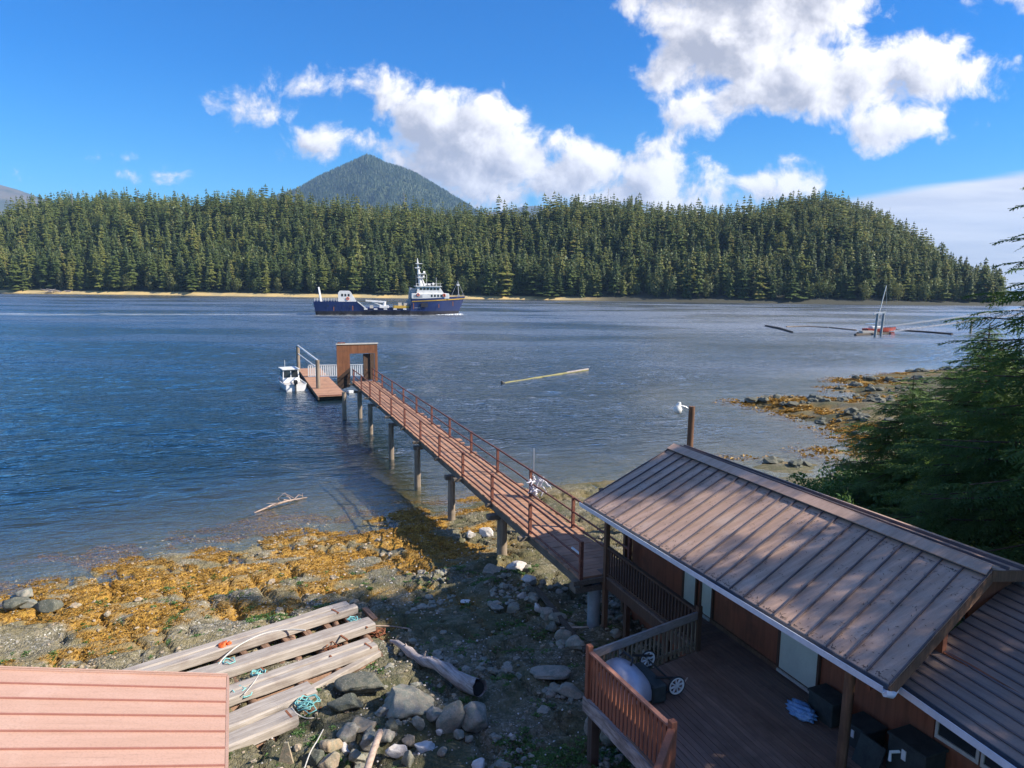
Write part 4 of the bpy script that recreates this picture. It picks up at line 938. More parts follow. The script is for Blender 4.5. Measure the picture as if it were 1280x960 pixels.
def cross(a, b, r=.13, z=ZR - .25): MB().tube([px3(a, z), px3(b, z)], r, 8, jit=.05).build('cross_log', MAT['raft_log'], raft)
cross((428, 756), (474, 822)); cross((372, 778), (430, 850)); cross((318, 795), (392, 875)); cross((262, 815), (345, 915)); cross((360, 785), (392, 892)); cross((206, 835), (292, 935)); cross((412, 764), (446, 838), .1)
for k in range(7):
    x = 300 + k * 26; MB().beam(px3((x, 812 - k * 8.5), ZR - .19), px3((x + 13, 826 - k * 8.5), ZR - .19), .16, .1).build('spacer_block', MAT['raft_log'], raft)
for (x, y) in ((419, 764), (455, 782), (460, 807), (380, 868), (361, 893), (410, 818), (330, 838), (430, 797)):
    p = px3((x, y), ZR + .12); m = MB(); ax = (px3((x + 10, y - 4), ZR + .12) - p).normalized(); ay = ZZ.cross(ax)
    m.box(p, (.05, .34, .03), (ax, ay, ZZ)); m.build('iron_strap', MAT['rust_iron'], raft)
def ropeclump(px, py, r, n, mt, lab, seed, z=ZR + .08):
    random.seed(seed); c = at(px, py, z); m = MB(); m.org = tuple(c)
    for k in range(n):
        a = ru(0, 6.28); p = c + Vector((ru(-r, r) * .6, ru(-r, r) * .5, ru(-.08, .08))); pts = []
        for j in range(9): t_ = a + j * .75; pts.append(p + Vector((math.cos(t_) * r * ru(.5, 1), math.sin(t_) * r * ru(.4, .8), .04 * math.sin(j * 2) + j * .004)))
        m.tube(pts, .016, 5)
    tag(m.build('rope_tangle', MAT[mt]), lab, 'rope')
ropeclump(440, 775, .18, 5, 'rope_teal', 'teal rope tangle near the upper right corner of the raft', 1)
ropeclump(282, 829, .2, 4, 'rope_teal', 'teal rope knot on the upper left timbers of the raft by the white hose', 2)
ropeclump(325, 842, .18, 3, 'rope_teal', 'pale teal rope in the gap near the middle of the raft', 3)
ropeclump(302, 866, .2, 4, 'rope_teal', 'teal rope looped over the third timber of the raft', 4)
ropeclump(381, 880, .24, 7, 'rope_teal', 'blue and teal rope bundle around the end of the short lower timber', 5)
ropeclump(470, 790, .25, 8, 'rust_iron', 'rusty cable tangle at the right end of the raft', 6, ZR - .2)
ropeclump(388, 893, .28, 9, 'rust_iron', 'rusty chain heap under the end of the short lower timber', 7, ZR - .25)
ropeclump(415, 812, .22, 6, 'rust_iron', 'rusty chain lying in the gap of the raft middle', 8, ZR - .1)
random.seed(21)
def curve(pxs, z, r, mt, nm, lab, cat):
    P_ = [at(x, y, zz if isinstance(zz, float) else z) for x, y, zz in pxs]; out = []
    for i in range(len(P_) - 1):
        p0 = P_[max(i - 1, 0)]; p1 = P_[i]; p2 = P_[i + 1]; p3 = P_[min(i + 2, len(P_) - 1)]
        for k in range(5):
            t_ = k / 5; out.append(.5 * ((2 * p1) + (p2 - p0) * t_ + (2 * p0 - 5 * p1 + 4 * p2 - p3) * t_ ** 2 + (3 * p1 - p0 - 3 * p2 + p3) * t_ ** 3))
    out.append(P_[-1]); m = MB(); m.org = tuple(out[0]); m.tube(out, r, 6); return tag(m.build(nm, MAT[mt]), lab, cat)
curve([(270, 836, 1.1), (280, 822, 1.15), (300, 806, 1.15), (330, 792, 1.13), (360, 787, 1.12), (382, 788, 1.12)], 1, .022, 'rope_white', 'white_hose', 'pale hose arching over the upper timbers of the raft', 'hose')
curve([(305, 868, 1.15), (318, 852, 1.14), (326, 838, 1.12)], 1, .012, 'rope_white', 'thin_line', 'thin pale line crossing the third raft timber', 'rope')
curve([(365, 885, 1.15), (372, 893, 1.1), (386, 898, .9), (400, 893, .8), (402, 880, .8)], 1, .016, 'rope_white', 'thin_line', 'pale line trailing off the short lower raft timber', 'rope')
curve([(468, 782, .9), (490, 783, .8), (512, 786, .75)], 1, .02, 'drift_pale', 'stick', 'thin stick on the gravel off the right end of the raft', 'stick')
curve([(470, 795, .95), (478, 800, .85), (484, 808, .8)], 1, .014, 'rust_iron', 'bent_wire', 'bent rusty wire at the lower right corner of the raft', 'wire')
curve([(380, 962, 1.1), (388, 940, 1.15), (397, 925, 1.15), (404, 912, 1.0)], 1, .014, 'rope_white', 'thin_line', 'pale line lying over the tan boulders below the raft', 'rope')
c = px3((279, 806), ZR + .14); m = MB(); m.org = tuple(c); m.blob(c, (.17, .12, .09), 4, .5, 2); m.blob(c + Vector((.14, .05, .02)), (.09, .08, .06), 5, .5, 1); tag(m.build('orange_float', MAT['orange']), 'crumpled orange float on the uppermost raft timber', 'float')

# the big driftwood log with a hollow butt
a, b = gat(488, 806), gat(599, 882); a = a + ZZ * .12; b = b + ZZ * .42
lg = thing('driftwood_log', 'silvery bark-stripped driftwood log with a dark hollow butt end', 'log', tuple((a + b) / 2))
m = MB(); rr = [.03, .07, .085, .13, .10, .125, .14, .13, .17, .16, .19, .185, .21]
pts = [a + (b - a) * (i / 12) + Vector((0, 0, .05 * math.sin(i * 1.1))) + Vector((ru(-.02, .02), ru(-.02, .02), ru(-.02, .02))) for i in range(13)]
m.tube(pts, rr, 14, cap=False, jit=.16); m.build('trunk', MAT['drift'], lg)
dv = (b - a).normalized(); m = MB(); ring = []
m.tube([b - dv * .25, b - dv * .02], [.15, .165], 12); m.build('hollow_core', MAT['black'], lg)
for t_, dx in ((.42, .5), (.5, .3), (.2, .25)):
    p = a + (b - a) * t_ + ZZ * .12; m = MB(); m.tube([p, p + Vector((ru(-.1, .1), ru(-.1, .1), .2)) * (dx * 1.4)], [.035, .012], 6); m.build('branch_stub', MAT['drift'], lg)
curve([(458, 965, 1.35), (466, 940, 1.45), (475, 915, 1.3)], 1, .075, 'drift_pale', 'drift_stake', 'pale smooth driftwood stake standing among the boulders', 'stake')
curve([(340, 964, 1.0), (352, 962, 1.4)], 1, .05, 'drift_pale', 'wood_scrap', 'small wood scrap beside the raft bottom', 'stick')
p = gat(357, 955); m = MB(); m.org = tuple(p); m.slab([p + Vector(q) for q in ((-.16, 0, 0), (.16, 0, 0), (.05, .03, .45), (-.03, .03, .45))], (0, .05, 0)); tag(m.build('upright_slab', MAT['rock_tan']), 'narrow upright tan stone slab below the raft', 'stone')

ROCKS = [ # px, py, rx, ry(px), material, label
 (563, 899, 18, 24, 'rock', 'big upright grey boulder just left of the log butt'), (597, 900, 22, 19, 'rock', 'rounded boulder right under the hollow log butt'),
 (432, 881, 23, 10, 'rock_dark', 'dark flat-topped slab between the raft and the boulders'), (452, 905, 17, 7, 'rock_tan', 'flat reddish slab in front of the dark slab'),
 (436, 921, 17, 13, 'rock', 'broad olive boulder below the flat reddish slab'), (414, 932, 13, 9, 'rock_tan', 'mustard-topped boulder left of the olive boulder'),
 (462, 930, 13, 12, 'rock', 'round grey-brown boulder left of the pale stake'), (429, 939, 10, 9, 'rock_pale', 'pale pinkish stone between the tan boulders'),
 (415, 953, 15, 11, 'rock_tan', 'pale tan boulder at the frame bottom beside the raft line'), (532, 935, 14, 10, 'rock_pale', 'largest angular white stone'),
 (496, 940, 12, 10, 'rock_pale', 'speckled white stone left of the largest white stone'), (549, 916, 5, 5, 'rock_pale', 'little white stone under the upright boulder'),
 (523, 905, 10, 9, 'rock', 'grey-brown stone left of the upright boulder'), (543, 893, 16, 11, 'rock', 'grey boulder tucked behind the upright boulder'),
 (600, 957, 10, 6, 'rock_pale', 'white stone at the bottom edge'), (639, 920, 4, 4, 'rock_pale', 'lone small white pebble on the gravel'),
 (574, 920, 8, 7, 'rock', 'stone at the foot of the upright boulder'), (508, 876, 40, 12, 'rock', 'long layered grey ledge in front of the log'),
 (455, 855, 32, 8, 'rock_dark', 'low layered ledge beside the raft end'), (488, 907, 10, 8, 'rock_dark', 'dark stone left of the pale boulders'),
 (485, 922, 11, 9, 'rock', 'squat stone behind the speckled white stone'), (512, 925, 10, 10, 'rock_tan', 'brown-purple stone between the two white stones'),
 (446, 948, 10, 10, 'rock', 'green-grey stone left of the stake foot'), (510, 948, 9, 12, 'rock', 'tall stone below the brown-purple stone'),
 (554, 940, 7, 6, 'rock', 'small grey stone right of the largest white stone'), (586, 924, 6, 5, 'rock', 'small teal-grey stone in front of the butt boulder'),
 (478, 890, 9, 6, 'rock', 'small flat stone above the squat stone'), (395, 947, 12, 12, 'rock_dark', 'black wet stone left of the tan boulders'),
 (652, 745, 8, 7, 'rock_pale', 'square pale block at the head of the plank row'), (668, 749, 9, 6, 'rock', 'grey block right of the square pale block'),
 (672, 760, 7, 7, 'rock_pale', 'second pale block under the plank head'), (683, 768, 12, 9, 'rock', 'mossy stone in the plank row, upper'),
 (698, 775, 12, 9, 'rock', 'mossy stone in the plank row, beside the mossy upper one'), (690, 786, 11, 8, 'rock_dark', 'dark stone in the middle of the plank row'),
 (706, 795, 12, 9, 'rock', 'green stone in the plank row near its lower end'), (720, 805, 13, 9, 'rock', 'green stone at the lower end of the plank row'),
 (662, 738, 8, 5, 'rock_dark', 'dark stone behind the square pale block'), (640, 760, 10, 7, 'rock', 'stone left of the plank row'),
 (712, 786, 9, 7, 'rock', 'green stone above the lower plank row'), (776, 776, 8, 7, 'rock', 'pale stone under the porch walkway'), (768, 792, 9, 7, 'rock', 'stone under the porch walkway nearer the deck'),
 (742, 908, 12, 16, 'rock', 'pointed pale boulder under the deck corner'), (763, 918, 12, 18, 'rock', 'tall grey boulder under the deck beam'),
 (607, 665, 12, 6, 'rock_pale', 'pale rock beside the last wet pier pile'), (588, 668, 8, 4, 'rock_pale', 'small pale rock left of the pale rock by the pile'),
 (645, 708, 13, 7, 'rock_pale', 'pale rock at the foot of the nearest pier pile'), (615, 712, 14, 6, 'rock', 'grey rock in front of the nearest pier pile'),
 (660, 725, 12, 6, 'rock_pale', 'pale rock between the near pile and the plank row'), (33, 742, 10, 5, 'rock', 'greenish rock at the left water edge'), (20, 756, 14, 7, 'rock_dark', 'dark rock at the left frame edge by the water'), (35, 756, 9, 6, 'rock', 'light green rock right of the dark edge rock'), (62, 757, 14, 7, 'rock_dark', 'black rock right of the light green rock'),
 (620, 760, 9, 4, 'rock', 'flat stone on the shaded gravel'), (582, 752, 7, 3, 'rock_pale', 'pale flat stone on the shaded gravel'), (690, 838, 26, 6, 'rock', 'low grey outcrop in the gravel left of the deck'), (712, 862, 20, 7, 'rock', 'low smooth outcrop beside the deck corner post'),
]
for i, (px, py, rx, ry, mt, lab) in enumerate(ROCKS):
    p = gat(px, py + ry * .55); k = (p - Vector((0, 0, H))).length / F
    m = MB(); m.org = tuple(p); m.blob(p + ZZ * (ry * k * .55), (rx * k * .95, rx * k * ru(.6, .85), max(ry * k * 1.0, .05)), 100 + i, .28, 3, flat=0, ax=ru(-.3, .3))
    tag(m.build('boulder' if rx > 11 else 'stone', MAT[mt]), lab, 'boulder' if rx > 11 else 'stone')
a, b = gat(670, 744), gat(733, 826)
m = MB(); m.org = tuple(a); m.beam(a + ZZ * .25, b + ZZ * .28, .14, .1); tag(m.build('retaining_plank', MAT['log_dark']), 'grey plank laid along the row of mossy stones', 'plank')
a, b = gat(700, 793), gat(735, 793); m = MB(); m.org = tuple(a); m.tube([a + ZZ * .2, b + ZZ * .22], .03, 6); tag(m.build('small_pole', MAT['drift_pale']), 'thin pole crossing the row of mossy stones', 'pole')

# loose cobbles (uncountable)
rs = np.random.RandomState(4)
def scatter_stones(name, n, xr, yr, r0, r1, cond, mt, label, sub=1, pw=3.0):
    x = rs.uniform(*xr, n); y = rs.uniform(*yr, n); z, s = hgt(x, y); k = cond(x, y, z, s); x, y, z = x[k], y[k], z[k]; n = len(x)
    v, f = ICO[sub]; f = np.array(f); r = r0 + (r1 - r0) * rs.uniform(0, 1, n) ** pw
    nv = len(v); jit = 1 + rs.uniform(-.28, .28, (n, nv, 1)); P = v[None] * jit * np.stack([r * rs.uniform(.7, 1.3, n), r * rs.uniform(.7, 1.2, n), r * rs.uniform(.4, .8, n)], 1)[:, None, :]
    a = rs.uniform(0, 6.28, n)[:, None]; X = P[:, :, 0] * np.cos(a) - P[:, :, 1] * np.sin(a) + x[:, None]; Y = P[:, :, 0] * np.sin(a) + P[:, :, 1] * np.cos(a) + y[:, None]; Z = P[:, :, 2] + (z + r * .2)[:, None]
    V = np.stack([X, Y, Z], 2).reshape(-1, 3); Fc = (f[None] + (np.arange(n) * nv)[:, None, None]).reshape(-1, 3)
    return tag(np_mesh(name, V, Fc, MAT[mt], False), label, None, None, 'stuff')
cl = lambda x, y: fbm(x / 1.3, y / 1.3, 201, 3)
scatter_stones('cobbles', 5000, (-8, 4), (9.5, 24), .03, .15, lambda x, y, z, s: (z > .1) & (cl(x, y) > .47) & (x > -3.2), 'rock', 'loose grey cobbles strewn over the shaded beach')
scatter_stones('tan_stones', 900, (-22, -4.5), (10, 30), .03, .14, lambda x, y, z, s: (z > .15) & (cl(x * 1.3 + 4, y) > .5), 'rock_tan', 'small tan stones on the sunlit ledges')
scatter_stones('pebbles', 9000, (-24, 6), (9, 33), .015, .06, lambda x, y, z, s: (z > -.1) & (cl(x * 1.7, y) > .45), 'rock_tan', 'small pale pebbles across the beach', 1)
scatter_stones('white_shells', 1500, (-8, 5), (9.5, 26), .012, .035, lambda x, y, z, s: (z > .05), 'rock_pale', 'white shell and stone specks on the beach', 1)
scatter_stones('spit_rocks', 4200, (8, 80), (34, 100), .1, .6, lambda x, y, z, s: (z > -.05) & (cl(x / 4, y / 3) > .46), 'rock_dark', 'dark rocks covering the spits on the right shore', 1, 2.5)
def scatter_weed(name, n, xr, yr, sz, th, label, mt='weed', cond=None):
    x = rs.uniform(*xr, n); y = rs.uniform(*yr, n); z, s = hgt(x, y); w = weedmask(x, y, z, s) if cond is None else cond(x, y, z, s); k = w > th; x, y, z = x[k], y[k], z[k]; n = len(x); T = 5
    X = np.repeat(x, T) + rs.normal(0, sz * .35, n * T); Y = np.repeat(y, T) + rs.normal(0, sz * .35, n * T); Z = np.repeat(z, T)
    a = rs.uniform(0, 6.28, n * T); l = sz * rs.uniform(.6, 1.3, n * T); w_ = l * .3; up = l * rs.uniform(.1, .5, n * T)
    P = np.zeros((n * T, 4, 3)); ca, sa = np.cos(a), np.sin(a)
    P[:, 0] = np.stack([X - sa * w_ * .3, Y + ca * w_ * .3, Z - .01], 1); P[:, 1] = np.stack([X + ca * l * .6 - sa * w_, Y + sa * l * .6 + ca * w_, Z + up], 1)
    P[:, 2] = np.stack([X + ca * l, Y + sa * l, Z + up * .55], 1); P[:, 3] = np.stack([X + ca * l * .6 + sa * w_, Y + sa * l * .6 - ca * w_, Z + up * .8], 1)
    idx = np.arange(n * T)[:, None] * 4; Fc = idx + np.array([[0, 1, 2, 3]])
    return tag(np_mesh(name, P.reshape(-1, 3), Fc, MAT[mt], False, [('tint', 'FACE', rs.uniform(0, 1, n * T))]), label, None, None, 'stuff')
scatter_weed('rockweed', 60000, (-26, 1), (9, 34), .07, .42, 'orange rockweed carpeting the tidal ledges')
scatter_weed('spit_rockweed', 30000, (8, 60), (34, 92), .3, .5, 'orange rockweed on the right-hand spits')
def gmask(x, y, z, s):
    m = 0
    for px, py, r in ((335, 773, .9), (405, 762, .7), (365, 775, .6), (650, 945, .8), (745, 950, 1.0), (690, 955, .6)):
        p = gat(px, py); m = np.maximum(m, 1 - np.hypot(x - p.x, (y - p.y) * 1.3) / r)
    return m + (fbm(x * 3, y * 3, 301, 3) - .5) * 1.2
scatter_weed('sea_grass', 60000, (-14, 4), (10, 24), .07, .25, 'patches of bright green grass and sea lettuce on the beach', 'salal', gmask)

# ================================================================== THE HOUSE
FZ = 2.54
house = thing('house', 'brown-walled cabin with a long pale metal roof beside the pier', 'house', L(2.5, -5, FZ))
RA, RBn, RC, RD = at(730, 627, 4.89), at(1112, 856, 4.89), at(842, 558, 5.93), at(1240, 713, 5.93)
nrm = (RBn - RA).cross(RC - RA).normalized(); nrm = nrm if nrm.z > 0 else -nrm
m = MB(); m.slab([RA, RBn, RD, RC], -nrm * .09); roof = m.build('roof', MAT['roof'], house)
NS = 24
for i in range(NS + 1):
    t_ = i / NS; a = RC.lerp(RD, t_); b = RA.lerp(RBn, t_)
    MB().beam(a + nrm * .016, b + nrm * .014, .02, .04, nrm).build('seam', MAT['seam'], roof)
# horizontal panel laps and streaks of flashing near the ridge
C2, D2 = at(861, 557.5, 5.68), at(1300, 713.5, 5.68)
nb = (RD - RC).cross(D2 - RC).normalized(); nb = nb if nb.z > 0 else -nb
m = MB(); m.slab([RC + ZZ * .002, RD + ZZ * .002, D2, C2], -nb * .08); m.build('back_roof', MAT['roof'], house)
for k in (1, 2):
    MB().beam(RC.lerp(C2, k / 3) + nb * .03, RD.lerp(D2, k / 3) + nb * .03, .04, .06, nb).build('back_lap', MAT['seam'], house)
dn = (RA - RC).normalized(); m = MB(); up = ZZ
m.slab([RC + nrm * .075 + dn * .30, RD + nrm * .075 + dn * .27, RD + ZZ * .10, RC + ZZ * .10], nrm * -.02); m.build('ridge_cap', MAT['roof'], roof)
m = MB(); m.slab([RC + ZZ * .104, RD + ZZ * .104, RD + (D2 - RD).normalized() * .22 + ZZ * .07, RC + (C2 - RC).normalized() * .2 + ZZ * .07], nb * -.02); m.build('ridge_cap', MAT['roof'], roof)
m = MB(); m.slab([RC + nrm * .01 + dn * .27, RD + nrm * .01 + dn * .25, RD + nrm * .01 + dn * .21, RC + nrm * .01 + dn * .23], nrm * .05); m.build('ridge_closure', MAT['fascia'], roof)
rs2 = np.random.RandomState(12); m = MB()
for k in range(1500):
    a_ = rs2.uniform(0, 1); b_ = min(1, max(0, abs(rs2.normal(0, .22)))) if rs2.rand() < .5 else rs2.uniform(0, 1) ** .6
    if rs2.rand() < .25: b_ = 1 - abs(rs2.normal(0, .02))
    q = RC.lerp(RD, a_).lerp(RA.lerp(RBn, a_), min(max(b_, .11), .985)) + nrm * .004; an_ = rs2.uniform(0, 6.28); l_ = rs2.uniform(.01, .035); ux = Vector((math.cos(an_), math.sin(an_), 0)); ux = (ux - nrm * ux.dot(nrm)).normalized(); uy = nrm.cross(ux)
    m.add([q - ux * l_ - uy * .005, q + ux * l_ - uy * .005, q + ux * l_ + uy * .006, q - ux * l_ + uy * .004], [(0, 1, 2, 3)])
m.org = tuple(RC); tag(m.build('needle_litter', MAT['bark']), 'brown needle litter scattered on the house roof', None, None, 'stuff')
# gutter, fascia and rake boards
ed = (RBn - RA).normalized(); eo = (RA - RC); eo = (eo - ed * eo.dot(ed)); eo.z = 0; eo.normalize()
MB().beam(RA + eo * .02 - ZZ * .05, RBn + eo * .02 - ZZ * .05, .025, .10).build('fascia', MAT['fascia'], house)
g0, g1 = RA + eo * .09 - ZZ * .10, RBn + eo * .09 - ZZ * .10
gu = MB(); gu.beam(g0, g1, .11, .015); gu.beam(g0 + eo * .055 + ZZ * .05, g1 + eo * .055 + ZZ * .05, .012, .11); gu.build('gutter', MAT['gutter'], house)
MB().beam(RBn - ZZ * .14 + nrm * .0, RD - ZZ * .14, .04, .2).build('rake_board', MAT['post_brown'], house)
MB().beam(RA - ZZ * .13, RC - ZZ * .13, .04, .16).build('rake_board', MAT['post_brown'], house)
MB().beam(RD - ZZ * .1, D2 - ZZ * .1, .05, .2).build('rake_board', MAT['post_brown'], house)
sh = DD * .33
m = MB(); m.slab([RBn + sh - ZZ * .12, RD + sh - ZZ * .12, RD + sh - ZZ * .62, RBn + sh - ZZ * .3], DD * .05); m.build('gable_wall', MAT['wall_red'], house)
m = MB(); m.slab([RD + sh - ZZ * .12, D2 + sh - ZZ * .12, D2 + sh - ZZ * 1.3, RD + sh - ZZ * 1.3], DD * .05); m.build('gable_wall', MAT['wall_red'], house)
m = MB(); m.slab([L(1.9, .3, 5.0), RC - ZZ * .1 - DD * .3, C2 - ZZ * .1 - DD * .3, C2 - DD * .3 - ZZ * 5, L(1.9, .3, .4)], DD * -.05); m.build('far_gable_wall', MAT['wall_red'], house)
MB().ebox(1.9, 2.0, -9.4, .3, .6, 5.25).build('wall', MAT['wall_red'], house)
MB().ebox(1.84, 1.9, -9.4, .3, FZ + .001, FZ + .1).build('base_board', MAT['post_brown'], house)
def door(d0, d1, z1, lab=None):
    w = MB().ebox(1.865, 1.895, d1, d0, FZ + .1, z1).build('door', MAT['door_panel'], house)
    MB().ebox(1.84, 1.897, d0, d0 + .06, FZ + .1, z1 + .06).build('door_frame', MAT['porch_brown'], w); MB().ebox(1.84, 1.897, d1 - .06, d1, FZ + .1, z1 + .06).build('door_frame', MAT['porch_brown'], w)
    MB().ebox(1.80, 1.862, d1, d0, FZ + .03, FZ + .09).build('door_sill', MAT['trim_pale'], w)
    m = MB(); m.tube([L(1.86, d0 - .08, FZ + 1.05), L(1.81, d0 - .08, FZ + 1.05)], .025, 8); m.build('door_knob', MAT['black'], w)
door(-2.35, -2.84, 4.7); door(-3.1, -3.5, 4.7); door(-5.85, -6.9, 4.6)
def post(e, d, w, z0, z1, mt='post_brown', par=house, nm='porch_post'): return MB().ebox(e - w / 2, e + w / 2, d - w / 2, d + w / 2, z0, z1).build(nm, MAT[mt], par)
post(.76, -.16, .13, .8, 4.98); post(1.86, .62, .12, .8, 5.1)
m = MB(); m.tube([L(.62, -8.72, FZ), L(.5, -8.86, 4.75)], .1, 4); m.build('porch_post', MAT['post_brown'], house)
MB().ebox(.70, .82, -9.2, .3, 4.92, 5.04).build('eave_beam', MAT['post_brown'], house)
# porch walkway
m = MB(); d = -4.55
while d < .3: m.ebox(.74, 1.84, d, d + .13, FZ - .05, FZ); d += .145
m.build('porch_floor', MAT['deck'], house)
MB().ebox(.74, .84, -4.55, .3, FZ - .34, FZ - .055).build('edge_beam', MAT['porch_brown'], house); MB().ebox(1.7, 1.8, -4.55, .3, FZ - .34, FZ - .055).build('edge_beam', MAT['porch_brown'], house)
pr = thing('porch_railing', 'dark slender baluster railing along the porch walkway', 'railing', L(.78, -2.3, FZ))
k = 0; d = -.3
while d > -4.4: MB().ebox(.76, .80, d - .02, d + .02, FZ + .05, FZ + .86).build('baluster', MAT['porch_brown'], pr); d -= .135
MB().ebox(.73, .83, -4.5, -.2, FZ + .86, FZ + .92).build('top_rail', MAT['porch_brown'], pr); MB().ebox(.762, .798, -4.5, -.2, FZ + .06, FZ + .12).build('bottom_rail', MAT['porch_brown'], pr)
for (e, d) in ((.8, -1.3), (.8, -3.2), (.8, -4.5)): MB().ebox(e - .07, e + .07, d - .07, d + .07, .5, FZ - .34).build('support_post', MAT['porch_brown'], house)
# annex
annex = thing('house_annex', 'lower annex with closely ribbed brown roof in the lower right', 'annex', L(2.5, -12, FZ))
G0 = at(1117, 846, 4.62); G1 = at(1275, 955, 4.62); gdv = (G1 - G0); gdv.z = 0; gl = gdv.length; gdv.normalize()
J = ond(1245, 743, pf(RD + sh)[1] - .02); Jf = J - G0; perp = Vector((gdv.y, -gdv.x, 0)); perp = perp if perp.dot(EE) > 0 else -perp
wid = Jf.dot(perp); sl = (J.z - G0.z) / wid
g0 = G0 - gdv * .1; 
def AP(t_, l): return G0 + perp * t_ + ZZ * (t_ * sl) + gdv * l
back = lambda t_: -(0.0) + (J - G0).dot(gdv) * t_ / wid
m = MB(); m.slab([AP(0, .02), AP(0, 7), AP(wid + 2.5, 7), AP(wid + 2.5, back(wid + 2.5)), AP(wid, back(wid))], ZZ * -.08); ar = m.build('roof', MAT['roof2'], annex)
an = Vector((-perp.x * sl, -perp.y * sl, 1)).normalized()
for i in range(1, 26):
    t_ = (i - .25) * wid / 13.5
    if t_ > wid + 2.3: break
    MB().beam(AP(t_, back(t_) + .02) + an * .008, AP(t_, 6.9) + an * .008, .03, .026, an).build('rib', MAT['seam'], ar)
q0, q1 = AP(-.08, .1) - ZZ * .08, AP(-.08, 7) - ZZ * .08
gu = MB(); gu.beam(q0, q1, .12, .015); gu.beam(q0 - perp * .06 + ZZ * .05, q1 - perp * .06 + ZZ * .05, .012, .12); gu.build('gutter', MAT['gutter'], annex)
MB().beam(AP(-.01, .05) - ZZ * .05, AP(-.01, 7) - ZZ * .05, .02, .12).build('fascia', MAT['fascia'], annex)
m = MB(); m.tube([g1 - ZZ * .02, g1 + EE * .12 - DD * .02 - ZZ * .06, q0 + ZZ * .02 + gdv * .05], .055, 8); m.build('downspout', MAT['gutter'], annex)
MB().ebox(1.9, 2.0, -17, -9.42, .6, 4.85).build('wall', MAT['wall_red'], annex)
for (da_, db_) in ((-9.5, -10.15), (-10.28, -11.2), (-11.35, -12.2)):
    w = MB().ebox(1.885, 1.897, db_, da_, 3.42, 4.3).build('window', MAT['glass'], annex)
    fr_ = MB(); fr_.ebox(1.86, 1.884, db_ - .05, da_ + .05, 3.35, 3.42); fr_.ebox(1.86, 1.884, db_ - .05, da_ + .05, 4.3, 4.36); fr_.ebox(1.86, 1.884, db_ - .05, db_, 3.42, 4.3); fr_.ebox(1.86, 1.884, da_, da_ + .05, 3.42, 4.3); fr_.build('frame', MAT['trim_pale'], w)

# deck and its railings
deck = thing('wooden_deck', 'dark wet-looking plank deck in front of the cabin', 'deck', L(0, -7, FZ))
def dfar(e):
    if e >= -2.45: return -5.15 + (e + 2.45) / 4.35 * .85
    return -7.8 + (e + 2.3)
m = MB(); e = -3.9
while e < 1.82: m.ebox(e, e + .125, -16, dfar(e + .06), FZ - .05 + ru(0, .002), FZ + ru(-.003, .003)); e += .138
m.build('deck_boards', MAT['deck'], deck)
MB().beam(L(-2.50, -5.1, FZ - .2), L(-2.34, -7.9, FZ - .2), .09, .3).build('edge_beam', MAT['drift'], deck)
MB().beam(L(-2.45, -5.1, FZ - .2), L(1.8, -4.27, FZ - .2), .09, .28).build('edge_beam', MAT['porch_brown'], deck)
MB().beam(L(-2.34, -7.85, FZ - .2), L(-3.95, -9.45, FZ - .2), .09, .3).build('edge_beam', MAT['drift'], deck)
for (e, d) in ((-2.35, -5.25), (-2.2, -7.6), (0, -5.2), (-3.7, -9.6), (-3.7, -12), (0, -8)): MB().ebox(e - .09, e + .09, d - .09, d + .09, .6, FZ - .06).build('support_post', MAT['bark'], deck)
def railing(nm, lab, a, b, capm, balm, bw, gap, z0, z1, capw, caph, out):
    th = thing(nm, lab, 'railing', tuple((a + b) / 2)); dv = (b - a).normalized(); ln = (b - a).length; nn = int(ln / (bw + gap)); sd = ZZ.cross(dv)
    for i in range(nn):
        p = a + dv * ((i + .5) * ln / nn); jj = ru(-.01, .01); MB().box(Vector((p.x, p.y, (z0 + z1) / 2 + jj)), (bw, .022, z1 - z0), (dv, sd, ZZ)).build('baluster', MAT[balm], th)
    MB().beam(Vector((a.x, a.y, z1 + .03)) + sd * out, Vector((b.x, b.y, z1 + .03)) + sd * out, capw, caph).build('top_rail', MAT[capm], th)
    MB().beam(Vector((a.x, a.y, z0 + .12)) + sd * .032, Vector((b.x, b.y, z0 + .12)) + sd * .032, .035, .08).build('bottom_rail', MAT[balm], th)
    MB().beam(Vector((a.x, a.y, z1 - .06)) + sd * .032, Vector((b.x, b.y, z1 - .06)) + sd * .032, .035, .08).build('upper_rail', MAT[balm], th)
    return th
CP, NP_ = L(-2.45, -5.17, 0), L(-2.30, -7.85, 0)
t1 = railing('deck_railing', 'red-brown board railing along the left edge of the deck', CP, NP_, 'rail_cap', 'rail_red', .082, .045, FZ - .22, FZ + .93, .09, .04, 0)
t2 = railing('deck_railing', 'grey-topped railing at the far end of the deck, next to the porch', CP + EE * .05, L(.72, -4.5, 0), 'rail_grey', 'baluster', .045, .085, FZ + .04, FZ + .84, .05, .17, 0)
t3 = railing('deck_railing', 'bright orange-brown railing running off the bottom of the picture', NP_, L(-3.9, -9.4, 0), 'rail_red', 'rail_red', .082, .045, FZ - .1, FZ + .93, .11, .05, 0)
for q, th, mt in ((CP, t1, 'rail_red'), (NP_, t1, 'rail_red'), (L(.72, -4.5, 0), t2, 'porch_brown')):
    m = MB(); m.box(Vector((q.x, q.y, (FZ - .3 + FZ + 1.09) / 2)), (.12, .12, 1.39), (EE, DD, ZZ)); m.build('corner_post', MAT[mt], th, .01)

